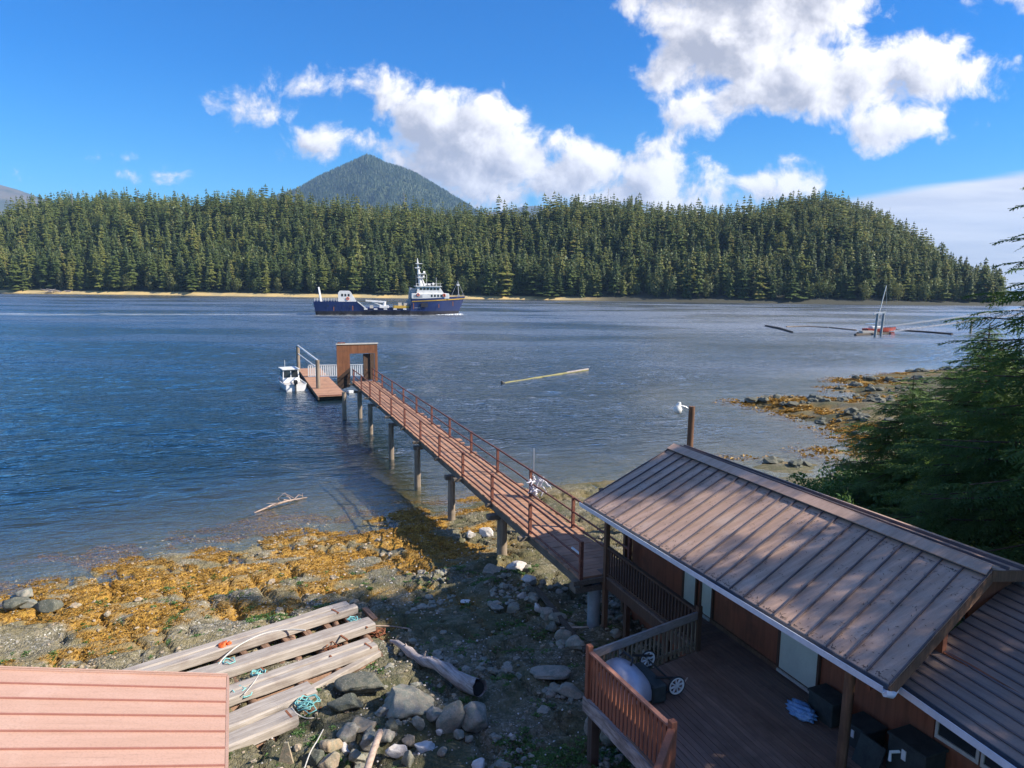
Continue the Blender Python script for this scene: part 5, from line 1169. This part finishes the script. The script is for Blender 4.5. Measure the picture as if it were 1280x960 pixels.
# tipped-over barbecue
bb = thing('barbecue_grill', 'tipped barbecue with silver hood and two white spoked wheels against the railing', 'grill', L(-1.4, -5.5, FZ))
m = MB(); sec = []; ca_ = math.radians(128)
for i in range(13):
    t_ = i / 12; d = -4.98 - 1.22 * t_; k = (1 - abs(2 * t_ - 1) ** 3.2) ** .5 * .82 + .18; row = []
    for j in range(11):
        a = math.radians(-12 + 19.5 * j) ; rr = .46 * k; row.append(L(-1.86 + math.cos(a) * rr * .95, d, FZ + .30 + math.sin(a) * rr * 1.0))
    sec.append(row)
hm = hullmesh(sec); hood = hm.build('hood', MAT['hood'], bb)
m = MB(); hc = lambda d, a, r: L(-1.86 + math.cos(a) * r * .95, d, FZ + .30 + math.sin(a) * r)
m.tube([hc(-5.22, 1.35, .46), hc(-5.25, 1.25, .56), hc(-5.55, 1.2, .57), hc(-5.62, 1.3, .46)], .022, 8); m.build('hood_handle', MAT['black'], hood)
MB().ebox(-1.44, -1.12, -6.0, -5.08, FZ + .04, FZ + .42).build('firebox', MAT['crate_dark'], bb, .03)
MB().ebox(-1.1, -.92, -5.75, -5.1, FZ + .06, FZ + .2).build('lower_shelf', MAT['black'], bb, .02)
for z in (.1, .52):
    for d in (-5.85, -4.95): MB().tube([L(-1.3, d, FZ + z), L(-.82, d, FZ + z * .6 + .1)], .025, 6).build('leg', MAT['black'], bb)
MB().tube([L(-.86, -4.85, FZ + .30), L(-.86, -5.95, FZ + .30)], .018, 6).build('axle', MAT['black'], bb)
for d in (-5.95, -4.88):
    c = L(-.86, d, FZ + .30); wv = thing_w = None
    m = MB(); pts = [c + EE * (math.cos(a) * .165) + ZZ * (math.sin(a) * .165) for a in np.linspace(0, 2 * math.pi, 25)]; m.tube(pts, .020, 8, cap=False); wh = m.build('wheel', MAT['white'], bb)
    m = MB(); pts = [c + EE * (math.cos(a) * .19) + ZZ * (math.sin(a) * .19) for a in np.linspace(0, 2 * math.pi, 25)]; m.tube(pts, .018, 8, cap=False); m.build('tyre', MAT['black'], wh)
    for k in range(8): a = k * math.pi / 4 + .2; MB().beam(c, c + EE * (math.cos(a) * .16) + ZZ * (math.sin(a) * .16), .02, .035, DD).build('spoke', MAT['white'], wh)
    MB().tube([c - DD * .025, c + DD * .025], .03, 8).build('hub', MAT['white'], wh)
m = MB(); m.tube([L(-.8, -5.9, FZ + .1), L(-.45, -5.75, FZ + .28)], .015, 6); m.build('side_handle', MAT['drift_pale'], bb)
# things stored against the wall
def crate(nm, lab, e0, e1, d0, d1, h, cat, mt='crate_dark', z=FZ):
    th = thing(nm, lab, cat, L((e0 + e1) / 2, (d0 + d1) / 2, z)); MB().ebox(e0, e1, d0, d1, z + .003, z + h - .06).build('body', MAT[mt], th, .015)
    MB().ebox(e0 - .02, e1 + .02, d0 - .02, d1 + .02, z + h - .057, z + h).build('lid', MAT[mt], th, .01); return th
c1 = crate('storage_box', 'black storage box by the right edge of the large pale door', 1.35, 1.8, -7.8, -7.2, .5, 'box')
c2 = crate('storage_box', 'black storage box with a white mark behind the slanted porch post', 1.3, 1.8, -8.6, -8.1, .45, 'box')
MB().ebox(1.285, 1.3, -8.36, -8.3, FZ + .2, FZ + .34).build('white_mark', MAT['white'], c2)
c3 = crate('storage_box', 'black storage box with a white mark under the annex gutter', 1.35, 1.85, -9.7, -9.0, .75, 'box')
MB().ebox(1.332, 1.345, -9.36, -9.28, FZ + .42, FZ + .6).build('white_mark', MAT['white'], c3)
m = MB(); c = L(1.15, -7.15, FZ); m.org = tuple(c); rr_ = np.random.RandomState(9)
v, f = ICO[3]; P_ = v * np.array([.2, .3, .13]); P_ = P_ * (1 + .25 * np.sin(v[:, :1] * 9 + v[:, 1:2] * 7) * np.cos(v[:, 2:] * 11))
m.add([L(1.1 + p[0], -7.3 + p[1], FZ + .13 + p[2]) for p in P_], f, True); tag(m.build('blue_tarp', MAT['tarp_blue']), 'crumpled light blue tarp on the deck by the storage box', 'tarp')
m = MB(); c = L(1.5, -9.1, FZ); m.org = tuple(L(1.35, -8.9, FZ)); m.slab([L(1.0, -8.6, FZ + .02), L(1.0, -9.1, FZ + .02), L(1.18, -9.1, FZ + .5), L(1.18, -8.6, FZ + .5)], EE * .03); tag(m.build('leaning_board', MAT['crate_dark']), 'speckled grey board leaning against the black boxes', 'board')
pp_ = [at(1112, 951, 2.9), at(1113, 940, 3.05), at(1135, 939, 3.05), at(1150, 941, 3.05), at(1157, 941, 3.05), at(1156, 955, 2.8), at(1155, 972, 2.6)]
pt = thing('pvc_pipe', 'white bent plastic pipe frame on the deck at the bottom right', 'pipe', tuple(pp_[3]))
MB().tube(pp_[:4], .028, 8).build('pipe', MAT['white'], pt); MB().tube(pp_[4:], .03, 8).build('pipe', MAT['white'], pt); MB().tube([pp_[3] - (pp_[3] - pp_[2]).normalized() * .05, pp_[4]], .042, 8).build('coupling', MAT['white'], pt)

# ------------------------------------------------------------------ peach roof in the lower left
pe = thing('peach_shed', 'shed with a bright peach ribbed metal roof in the lower left corner', 'shed', L(-11, -8, 1))
E0 = at(283, 845, 5.2); de = pf(E0); W0 = ond(0, 836, de[1]); sl2 = (W0.z - E0.z) / (pf(W0)[0] - de[0])
def PE(w, l): return E0 - EE * w + ZZ * (-sl2 * w) - DD * l
m = MB(); m.slab([PE(0, 0), PE(0, 7), PE(4.6, 7), PE(4.6, 0)], ZZ * -.05); prf = m.build('roof', MAT['roof_peach'], pe)
pn = (-EE * sl2 * 1.0); pn = Vector((-EE.x * sl2, -EE.y * sl2, 1)).normalized()
for k in range(0, 16):
    l = .02 + k * .335 if k else .03
    ext = MB(); ext.beam(PE(.0, l + .0) + pn * .012, PE(4.6, l) + pn * .008, .014, .026, pn); ext.build('rib', MAT['rib_peach'] if k else MAT['roof_peach'], prf)
MB().beam(PE(0, -.02) - ZZ * .05, PE(4.6, -.02) - ZZ * .05, .03, .14).build('rake_trim', MAT['roof_peach'], pe); MB().beam(PE(-.02, 0) - ZZ * .05, PE(-.02, 7) - ZZ * .05, .03, .12).build('eave_trim', MAT['roof_peach'], pe)
m = MB(); m.slab([PE(.6, .5) - ZZ * .1, PE(.6, 7) - ZZ * .1, PE(.6, 7) - ZZ * 4.2, PE(.6, .5) - ZZ * 4.2], EE * -.1); m.build('wall', MAT['wall_red'], pe)
m = MB(); q = PE(8.0, .5); q2 = PE(4.6, .5); m.slab([PE(.7, .5) - ZZ * .1, q2 - ZZ * .1, Vector((q.x, q.y, PE(1.2, .5).z - .1)), Vector((q.x, q.y, 1)), Vector((PE(.7, .5).x, PE(.7, .5).y, 1))], DD * -.1); m.build('wall', MAT['wall_red'], pe)
rd_ = PE(4.6, 0); m = MB(); m.slab([PE(4.6, 0), PE(4.6, 7), PE(4.6, 7) - EE * 4.6 + ZZ * (sl2 * 4.6) , PE(4.6, 0) - EE * 4.6 + ZZ * (sl2 * 4.6)], ZZ * -.05); m.build('back_roof', MAT['roof_peach'], pe)

# ------------------------------------------------------------------ lamp on its pole behind the house
lx = dep(863.5, 558, 27.4); tz = dep(865, 508, 27.4)
lp = thing('lamp_pole', 'brown wooden pole with a white yard lamp on a curved arm behind the roof', 'street lamp', (lx.x, 27.4, 1.0))
MB().tube([(lx.x - .06, 27.4, .6), (tz.x, 27.4, tz.z)], [.15, .12], 10).build('pole', MAT['post_brown'], lp)
h0 = dep(863, 513, 27.4); h1 = dep(857, 508.5, 27.3); h2 = dep(849, 506.5, 27.3); h3 = dep(847, 511, 27.3)
MB().tube([h0, h1, h2], .03, 6).build('arm', MAT['aluminium'], lp)
MB().tube([h2 + ZZ * .12, h2 + ZZ * .02, h3 + ZZ * .08], [.06, .09, .12], 10).build('lamp_cap', MAT['white'], lp)
MB().tube([h3 + ZZ * .085, h3 - ZZ * .02, h3 - ZZ * .14, h3 - ZZ * .2], [.14, .19, .16, .08], 12).build('lamp_shade', MAT['white'], lp)

# ================================================================== NEAR TREES
def spray_mesh(r):
    """one flat drooping spray, unit length along +x"""
    Vs = []; Fs = []
    def leaf(a, d, l, w, dz):
        n = len(Vs); ca, sa = math.cos(d), math.sin(d)
        for k in range(3):
            s0, s1 = k / 3, (k + 1) / 3 + .1; ww = w * (1.15 - k * .3)
            n = len(Vs); sg = 1 if k % 2 else -1
            Vs.extend([(a[0] + ca * l * s0, a[1] + sa * l * s0, a[2] + dz * s0), (a[0] + ca * l * (s0 + .18) - sa * ww * sg, a[1] + sa * l * (s0 + .18) + ca * ww * sg, a[2] + dz * s0 - .01), (a[0] + ca * l * s1, a[1] + sa * l * s1, a[2] + dz * s1), (a[0] + ca * l * (s0 + .3) + sa * ww * .8 * sg, a[1] + sa * l * (s0 + .3) - ca * ww * .8 * sg, a[2] + dz * s0 + .004)])
            Fs.append((n, n + 1, n + 2, n + 3))
    for i in range(11):
        t = (i + .3) / 11; z = -.16 * t * t; l = (.40 * (1 - t) ** .8 + .07) * r.uniform(.75, 1.2)
        for sg in (1, -1): leaf((t, 0, z), sg * r.uniform(.7, 1.05), l, .035, r.uniform(-.10, -.01))
    leaf((.9, 0, -.13), 0, .18, .03, -.03)
    return np.array(Vs), np.array(Fs)
def spruce_tree(name, label, x, y, z, Hh, Rb, seed, pw=.85, t0=.04, dens=1.0, grp=None, thin=0):
    r = np.random.RandomState(seed); SPR = [spray_mesh(r) for _ in range(4)]; VV = []; FF = []; TT = []; n0 = 0; random.seed(seed)
    limbs = MB(); tr = MB(); tr.tube([Vector((0, 0, -.5)), Vector((0, 0, Hh * .3)), Vector((.05, 0, Hh * .7)), Vector((0, 0, Hh))], [Hh * .016 + .05, Hh * .013, Hh * .007, .02], 9, jit=.05)
    zz = Hh * t0
    while zz < Hh * .985:
        t = (zz - Hh * t0) / (Hh * (1 - t0)); R = Rb * (1 - t) ** pw; nb = 5 if t < .85 else 4
        for k in range(nb):
            if r.rand() < thin: continue
            a = 6.283 * (k + r.uniform(-.35, .35)) / nb + zz * 2.4; ln = (R * r.uniform(.6, 1.12) + .25); el = .28 * (t - .35) + r.uniform(-.12, .12)
            dirv = np.array([math.cos(a), math.sin(a), el]); P = []
            for j in range(6):
                s = j / 5; P.append(np.array([0, 0, zz]) + dirv * ln * s + np.array([0, 0, -.16 * ln * s * s * (1 - .3 * s) + (.05 * ln * s ** 3)]))
            limbs.tube([tuple(p) for p in P], [.012 + .008 * ln * (1 - j / 6) for j in range(6)], 4, cap=False)
            s = .18 if ln > 1.5 else .05; side = 1
            while s < 1.0:
                p = P[0] * 0; q = s * 5; i = min(int(q), 4); p = P[i] + (P[i + 1] - P[i]) * (q - i)
                sl = min(1.15, ln * .5) * (1.1 - .55 * s) * r.uniform(.7, 1.2) + .12
                ang = a + side * r.uniform(.45, .95) * (1.05 - .5 * s); side = -side
                v, f = SPR[r.randint(4)]; roll = r.uniform(-.5, .5); dr = r.uniform(-.55, -.1)
                c1, s1 = math.cos(roll), math.sin(roll); Y = v[:, 1] * c1 - v[:, 2] * s1; Z = v[:, 1] * s1 + v[:, 2] * c1; X = v[:, 0]
                c2, s2 = math.cos(dr), math.sin(dr); X, Z = X * c2 - Z * s2 * 0 + Z * 0, Z + X * s2
                c3, s3 = math.cos(ang), math.sin(ang)
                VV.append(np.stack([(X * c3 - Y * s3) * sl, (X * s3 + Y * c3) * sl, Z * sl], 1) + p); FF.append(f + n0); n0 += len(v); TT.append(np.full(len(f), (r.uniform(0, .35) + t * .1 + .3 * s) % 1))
                s += (.16 / ln + .012) / dens * r.uniform(.8, 1.3) * (1 if ln < 2 else 1.15)
            v, f = SPR[0]; c3, s3 = math.cos(a), math.sin(a); sl = min(.9, ln * .5) + .1
            VV.append(np.stack([(v[:, 0] * c3 - v[:, 1] * s3) * sl, (v[:, 0] * s3 + v[:, 1] * c3) * sl, v[:, 2] * sl], 1) + P[-1]); FF.append(f + n0); n0 += len(v); TT.append(np.full(len(f), r.uniform(.2, .6)))
        zz += max(.16, .42 * (1 - .5 * t)) * r.uniform(.75, 1.2) / (.5 + .5 * dens)
    th = thing(name, label, 'tree', (x, y, z), grp)
    o = tr.build('trunk', MAT['bark']); o.parent = th
    l = limbs.build('limbs', MAT['bark']); l.parent = th
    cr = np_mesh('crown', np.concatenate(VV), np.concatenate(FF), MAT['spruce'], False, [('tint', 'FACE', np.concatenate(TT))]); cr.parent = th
    return th
def bush(name, label, x, y, z, rx, ry, rz, seed, n=2600, mt='salal', grp=None):
    r = np.random.RandomState(seed); d = r.normal(size=(n, 3)); d /= np.linalg.norm(d, axis=1)[:, None]; d[:, 2] = np.abs(d[:, 2])
    k = r.uniform(.35, 1.0, n) ** .5 * (1 + .35 * np.sin(d[:, 0] * 5 + seed) * np.cos(d[:, 1] * 6 + d[:, 2] * 4)); c = d * k[:, None] * np.array([rx, ry, rz])
    a = r.normal(size=(n, 3)); a /= np.linalg.norm(a, axis=1)[:, None]; b = np.cross(a, r.normal(size=(n, 3))); b /= np.linalg.norm(b, axis=1)[:, None]; q = r.uniform(.05, .12, n)[:, None]
    P = np.stack([c - a * q, c + b * q * .55, c + a * q, c - b * q * .55], 1); th = thing(name, label, 'shrub', (x, y, z), grp)
    cr = np_mesh('foliage', P.reshape(-1, 3), (np.arange(n)[:, None] * 4 + np.array([[0, 1, 2, 3]])), MAT[mt], False, [('tint', 'FACE', r.uniform(0, 1, n))]); cr.parent = th
    m = MB()
    for k in range(7): a_ = r.uniform(0, 6.28); m.tube([Vector((0, 0, -.3)), Vector((math.cos(a_) * rx * .4, math.sin(a_) * ry * .4, rz * .4)), Vector((math.cos(a_) * rx * .7, math.sin(a_) * ry * .7, rz * .75))], [.04, .025, .01], 5)
    s_ = m.build('stems', MAT['bark']); s_.parent = th
    return th
SPR_LIST = [
 ('tall spruce at the right edge with long boughs reaching over the water', 15.2, 17.6, 17.0, 4.6, 1, 1.2, 1.0),
 ('spruce standing behind the tall edge spruce', 27.0, 18.0, 15.5, 4.4, 2, .9, .8),
 ('young spruce on the bank above the bay', 17.8, 26.0, 7.6, 3.1, 3, .8, 1.2),
 ('small spruce between the ridge and the young spruce', 16.6, 28.5, 5.4, 2.9, 4, .8, 1.2),
 ('low spruce near the ridge of the house', 15.2, 21.5, 7.2, 3.2, 5, .8, 1.2),
 ('spruce beside the house gable at the right edge', 15.5, 11.5, 14.0, 3.6, 6, .9, .7),
 ('spruce behind the annex at the right edge', 19.0, 7.5, 16.5, 4.4, 7, .9, .7),
]
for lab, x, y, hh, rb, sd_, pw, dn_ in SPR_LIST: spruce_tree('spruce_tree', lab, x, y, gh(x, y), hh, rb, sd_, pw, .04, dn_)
BL = [('salal bush beside the ridge nearest the bay', 12.4, 27.8, 1.7, 1.2), ('salal bush right of the bay bush', 15.6, 30.0, 2.0, 1.5), ('broad salal bush under the young spruce', 19.5, 33.5, 2.4, 1.6), ('salal bush at the foot of the small spruce', 16.6, 27.2, 1.9, 1.6), ('salal bush behind the house ridge', 11.6, 23.6, 1.5, 1.5), ('salal bush under the tall spruce', 13.6, 20.2, 2.0, 1.8), ('salal bush at the gable end of the roof', 12.2, 17.0, 1.8, 2.0), ('leafy bush above the second spit', 24.5, 38.0, 2.6, 1.8)]
for i, (lab, x, y, r_, h_) in enumerate(BL): bush('salal_bush', lab, x, y, gh(x, y) - .1, r_, r_ * .9, h_, 40 + i)

# ================================================================== AIR, SKY, SUN, CAMERA
SUN_EL, SUN_AZ = math.radians(36), math.radians(-9)     # azimuth measured from +x towards +y
sd3 = Vector((math.cos(SUN_AZ) * math.cos(SUN_EL), math.sin(SUN_AZ) * math.cos(SUN_EL), math.sin(SUN_EL)))
sl_ = bpy.data.lights.new('sun', 'SUN'); sl_.energy = 5.0; sl_.angle = math.radians(.6); sl_.color = (1, .91, .77)
so = bpy.data.objects.new('sun', sl_); C.objects.link(so); so.rotation_euler = (-sd3).to_track_quat('-Z', 'Y').to_euler()

w = bpy.data.worlds.new('World'); bpy.context.scene.world = w; w.use_nodes = True
t = NT('sky', world=w)
sky = t.n('ShaderNodeTexSky', _sky_type='NISHITA'); sky.sun_disc = False; sky.sun_elevation = SUN_EL; sky.sun_rotation = math.pi / 2 - SUN_AZ; sky.altitude = 0; sky.air_density = 1.0; sky.dust_density = .3; sky.ozone_density = 2.5
hs = t.n('ShaderNodeHueSaturation'); hs.inputs['Saturation'].default_value = 1.6; hs.inputs['Value'].default_value = 1.0; t.l(sky.outputs[0], hs.inputs['Color'])
skyc = t.mix(1.0, hs.outputs[0], (.38, .93, 1.22), 'MULTIPLY')
tc = t.n('ShaderNodeTexCoord').outputs['Generated']; sp3 = t.n('ShaderNodeSeparateXYZ'); t.l(tc, sp3.inputs[0])
yy = t.math('MAXIMUM', sp3.outputs[1], .05); uu = t.math('DIVIDE', sp3.outputs[0], yy); vv = t.math('DIVIDE', sp3.outputs[2], yy)
cb = t.n('ShaderNodeCombineXYZ'); t.l(uu, cb.inputs[0]); t.l(vv, cb.inputs[1]); P0 = cb.outputs[0]
BLOBS = [(950, -70, 190, 90), (1090, -130, 170, 100), (800, -190, 160, 80), (620, -240, 140, 70), (1260, -70, 90, 60), (420, -200, 90, 40), (905, 45, 92, 62), (960, 20, 110, 55), (1050, 5, 85, 30), (850, 75, 48, 42), (865, 140, 38, 42), (940, 120, 90, 36), (1010, 100, 80, 48), (1090, 92, 85, 46), (1160, 92, 75, 42), (1215, 82, 48, 24), (1110, 145, 70, 34), (1080, 170, 36, 14),  # leading entries above the frame: unseen clouds added to brighten the water reflection
 (445, 105, 34, 24), (490, 118, 55, 36), (540, 150, 66, 48), (590, 175, 72, 56), (560, 205, 80, 45), (640, 195, 62, 42), (610, 235, 75, 36), (690, 175, 18, 24), (385, 102, 44, 20), (330, 140, 46, 20), (258, 128, 22, 16), (395, 180, 52, 24), (470, 178, 30, 22),
 (690, 225, 48, 36), (740, 215, 60, 38), (815, 185, 28, 28), (825, 220, 60, 40), (880, 238, 50, 30), (945, 232, 48, 26), (985, 242, 44, 26), (800, 252, 190, 26), (600, 262, 90, 20),
 (215, 218, 32, 18), (165, 197, 22, 10), (150, 218, 25, 11), (120, 198, 10, 10), (38, 224, 18, 9), (1221, 144, 14, 9), (970, 205, 26, 8)]
def dirp(px, py): r = ray(px, py); return r.x / r.y, r.z / r.y
def dens_group():
    g = bpy.data.node_groups.new('cloud_density', 'ShaderNodeTree'); g.interface.new_socket('P', in_out='INPUT', socket_type='NodeSocketVector'); g.interface.new_socket('D', in_out='OUTPUT', socket_type='NodeSocketFloat')
    h = NT.__new__(NT); h.t = g; gi = g.nodes.new('NodeGroupInput'); go = g.nodes.new('NodeGroupOutput'); P = gi.outputs[0]
    wn = h.noise(P, 9.0, 2, .5, out=1); wv = h.vmath('SUBTRACT', wn, (.5, .5, .5)); Pw = h.vmath('MULTIPLY_ADD', wv, (.045, .035, 0), P)
    cur = None
    for (px, py, rx, ry) in BLOBS:
        u0, v0 = dirp(px, py); sx, sy = F / rx / 1.2, F / ry / 1.2
        q = h.vmath('MULTIPLY_ADD', Pw, (sx, sy, 0), (-u0 * sx, -v0 * sy, 0)); ln = h.vmath('LENGTH', q)
        k = min(rx, ry) / 45.0; ln = h.math('MULTIPLY_ADD', ln, k, 1 - k)   # small blobs stay soft-edged in proportion
        cur = ln if cur is None else h.math('SMOOTH_MIN', cur, ln, .18)
    f1 = h.noise(P, 17, 7, .62, .25); f2 = h.noise(P, 5.5, 3, .5)
    f = h.math('ADD', h.math('MULTIPLY', h.math('SUBTRACT', f1, .5), 1.9), h.math('MULTIPLY', h.math('SUBTRACT', f2, .5), .7))
    D = h.math('ADD', h.math('SUBTRACT', .92, cur), f)
    u0, v0 = dirp(1057, 38); hq = h.vmath('LENGTH', h.vmath('MULTIPLY_ADD', Pw, (F / 30, F / 16, 0), (-u0 * F / 30, -v0 * F / 16, 0)))
    if False: D = h.math('SUBTRACT', D, h.math('MAXIMUM', 0.0, h.math('MULTIPLY', h.math('SUBTRACT', h.math('ADD', 1.1, h.math('MULTIPLY', f, .8)), hq), .8)))
    g.links.new(D, go.inputs[0]); return g
DG = dens_group()
def dens(P): n = t.t.nodes.new('ShaderNodeGroup'); n.node_tree = DG; t.l(P, n.inputs[0]); return n.outputs[0]
D0 = dens(P0); D1 = dens(t.vmath('ADD', P0, (.030, .018, 0))); D2 = dens(t.vmath('ADD', P0, (.007, .006, 0)))
mask = t.rng(D0, -.02, .42)
lit = t.math('ADD', .5, t.math('MULTIPLY', t.math('SUBTRACT', D0, D1), .9)); lit = t.math('ADD', lit, t.math('MULTIPLY', t.rng(uu, -.4, .55, -.08, .22), 1.0))
lit = t.math('ADD', lit, t.math('MULTIPLY', t.math('SUBTRACT', D0, D2), .45)); thick = t.rng(D0, .3, 1.2, 0, .42)
lit = t.math('SUBTRACT', lit, thick, clamp=True)
cc = t.ramp(lit, [(0, (.40, .41, .48)), (.25, (.52, .52, .58)), (.5, (.72, .71, .75)), (.75, (.93, .91, .92)), (1, (1.08, 1.05, 1.03))])
# streaky veil low on the right
ln_v = t.math('ADD', t.math('MULTIPLY', t.math('SUBTRACT', uu, dirp(1040, 247)[0]), (dirp(1280, 212)[1] - dirp(1040, 247)[1]) / (dirp(1280, 212)[0] - dirp(1040, 247)[0])), dirp(1040, 247)[1])
st = t.noise(t.mapping(P0, (2.5, 30, 1), (0, 0, .12)), 1.0, 5, .6)
ln_v = t.math('ADD', ln_v, t.math('MULTIPLY', t.math('SUBTRACT', st, .5), .012))
vm = t.math('MULTIPLY', t.rng(t.math('SUBTRACT', ln_v, vv), -.002, .012), t.rng(uu, .40, .50))
edge = t.rng(t.math('SUBTRACT', ln_v, vv), .0, .03, .35, 0)
vc = t.mix(t.rng(st, .35, .65), (.66, .65, .71), (.95, .91, .91)); vc = t.mix(edge, vc, (1.05, 1.02, 1.0))
front = t.rng(sp3.outputs[1], .06, .2)
bgm = lambda c, s: None
b1 = t.n('ShaderNodeBackground'); t.l(skyc, b1.inputs[0]); b1.inputs[1].default_value = .082
b2 = t.n('ShaderNodeBackground'); t.l(t.mix(mask, vc, cc), b2.inputs[0]); b2.inputs[1].default_value = .70
mm = t.math('MULTIPLY', t.math('MAXIMUM', mask, t.math('MULTIPLY', vm, .93)), front)
# unseen scattered cloud added behind the viewer to whiten and lift the fill light
bn = t.rng(t.noise(tc, 2.2, 6, .6), .47, .62); back = t.math('MULTIPLY', t.math('SUBTRACT', 1.0, front), t.math('MULTIPLY', bn, t.rng(sp3.outputs[2], .02, .2)))
mm = t.math('MAXIMUM', mm, t.math('MULTIPLY', back, .48))
ms = t.n('ShaderNodeMixShader'); t.l(mm, ms.inputs[0]); t.l(b1.outputs[0], ms.inputs[1]); t.l(b2.outputs[0], ms.inputs[2])
wo = t.n('ShaderNodeOutputWorld'); t.l(ms.outputs[0], wo.inputs[0])
try: w.cycles.sampling_method = 'MANUAL'; w.cycles.sample_map_resolution = 1024
except Exception: pass

HAZE = True
if HAZE:
    hz = NT('haze'); pv = hz.n('ShaderNodeVolumePrincipled'); pv.inputs['Color'].default_value = (.38, .62, 1.0, 1); pv.inputs['Density'].default_value = .00009; pv.inputs['Anisotropy'].default_value = .0
    oo = hz.n('ShaderNodeOutputMaterial'); hz.l(pv.outputs[0], oo.inputs['Volume'])
    m = MB(); m.box((0, 3900, 420), (24000, 10500, 900)); ho = m.build('haze', hz.m); tag(ho, 'thin blue air that fades the far mountain', None, None, 'stuff')

cam = bpy.data.cameras.new('camera'); co = bpy.data.objects.new('camera', cam); C.objects.link(co)
M3 = Matrix((AR, AU, -AF)).transposed().to_4x4(); M3.translation = Vector((0, 0, H)); co.matrix_world = M3
cam.sensor_width = 36; cam.lens = F / 1280 * 36; cam.clip_end = 40000; cam.clip_start = .1
sc = bpy.context.scene; sc.camera = co
sc.view_settings.view_transform = 'Standard'; sc.view_settings.look = 'None'; sc.view_settings.exposure = .88; sc.view_settings.gamma = 1
sc.render.engine = 'CYCLES'; sc.cycles.use_denoising = True; sc.cycles.max_bounces = 6; sc.cycles.transparent_max_bounces = 12; sc.cycles.volume_bounces = 0; sc.cycles.diffuse_bounces = 2; sc.cycles.glossy_bounces = 3
sc.cycles.sample_clamp_indirect = 6; sc.cycles.caustics_reflective = False; sc.cycles.caustics_refractive = False; sc.cycles.use_adaptive_sampling = True
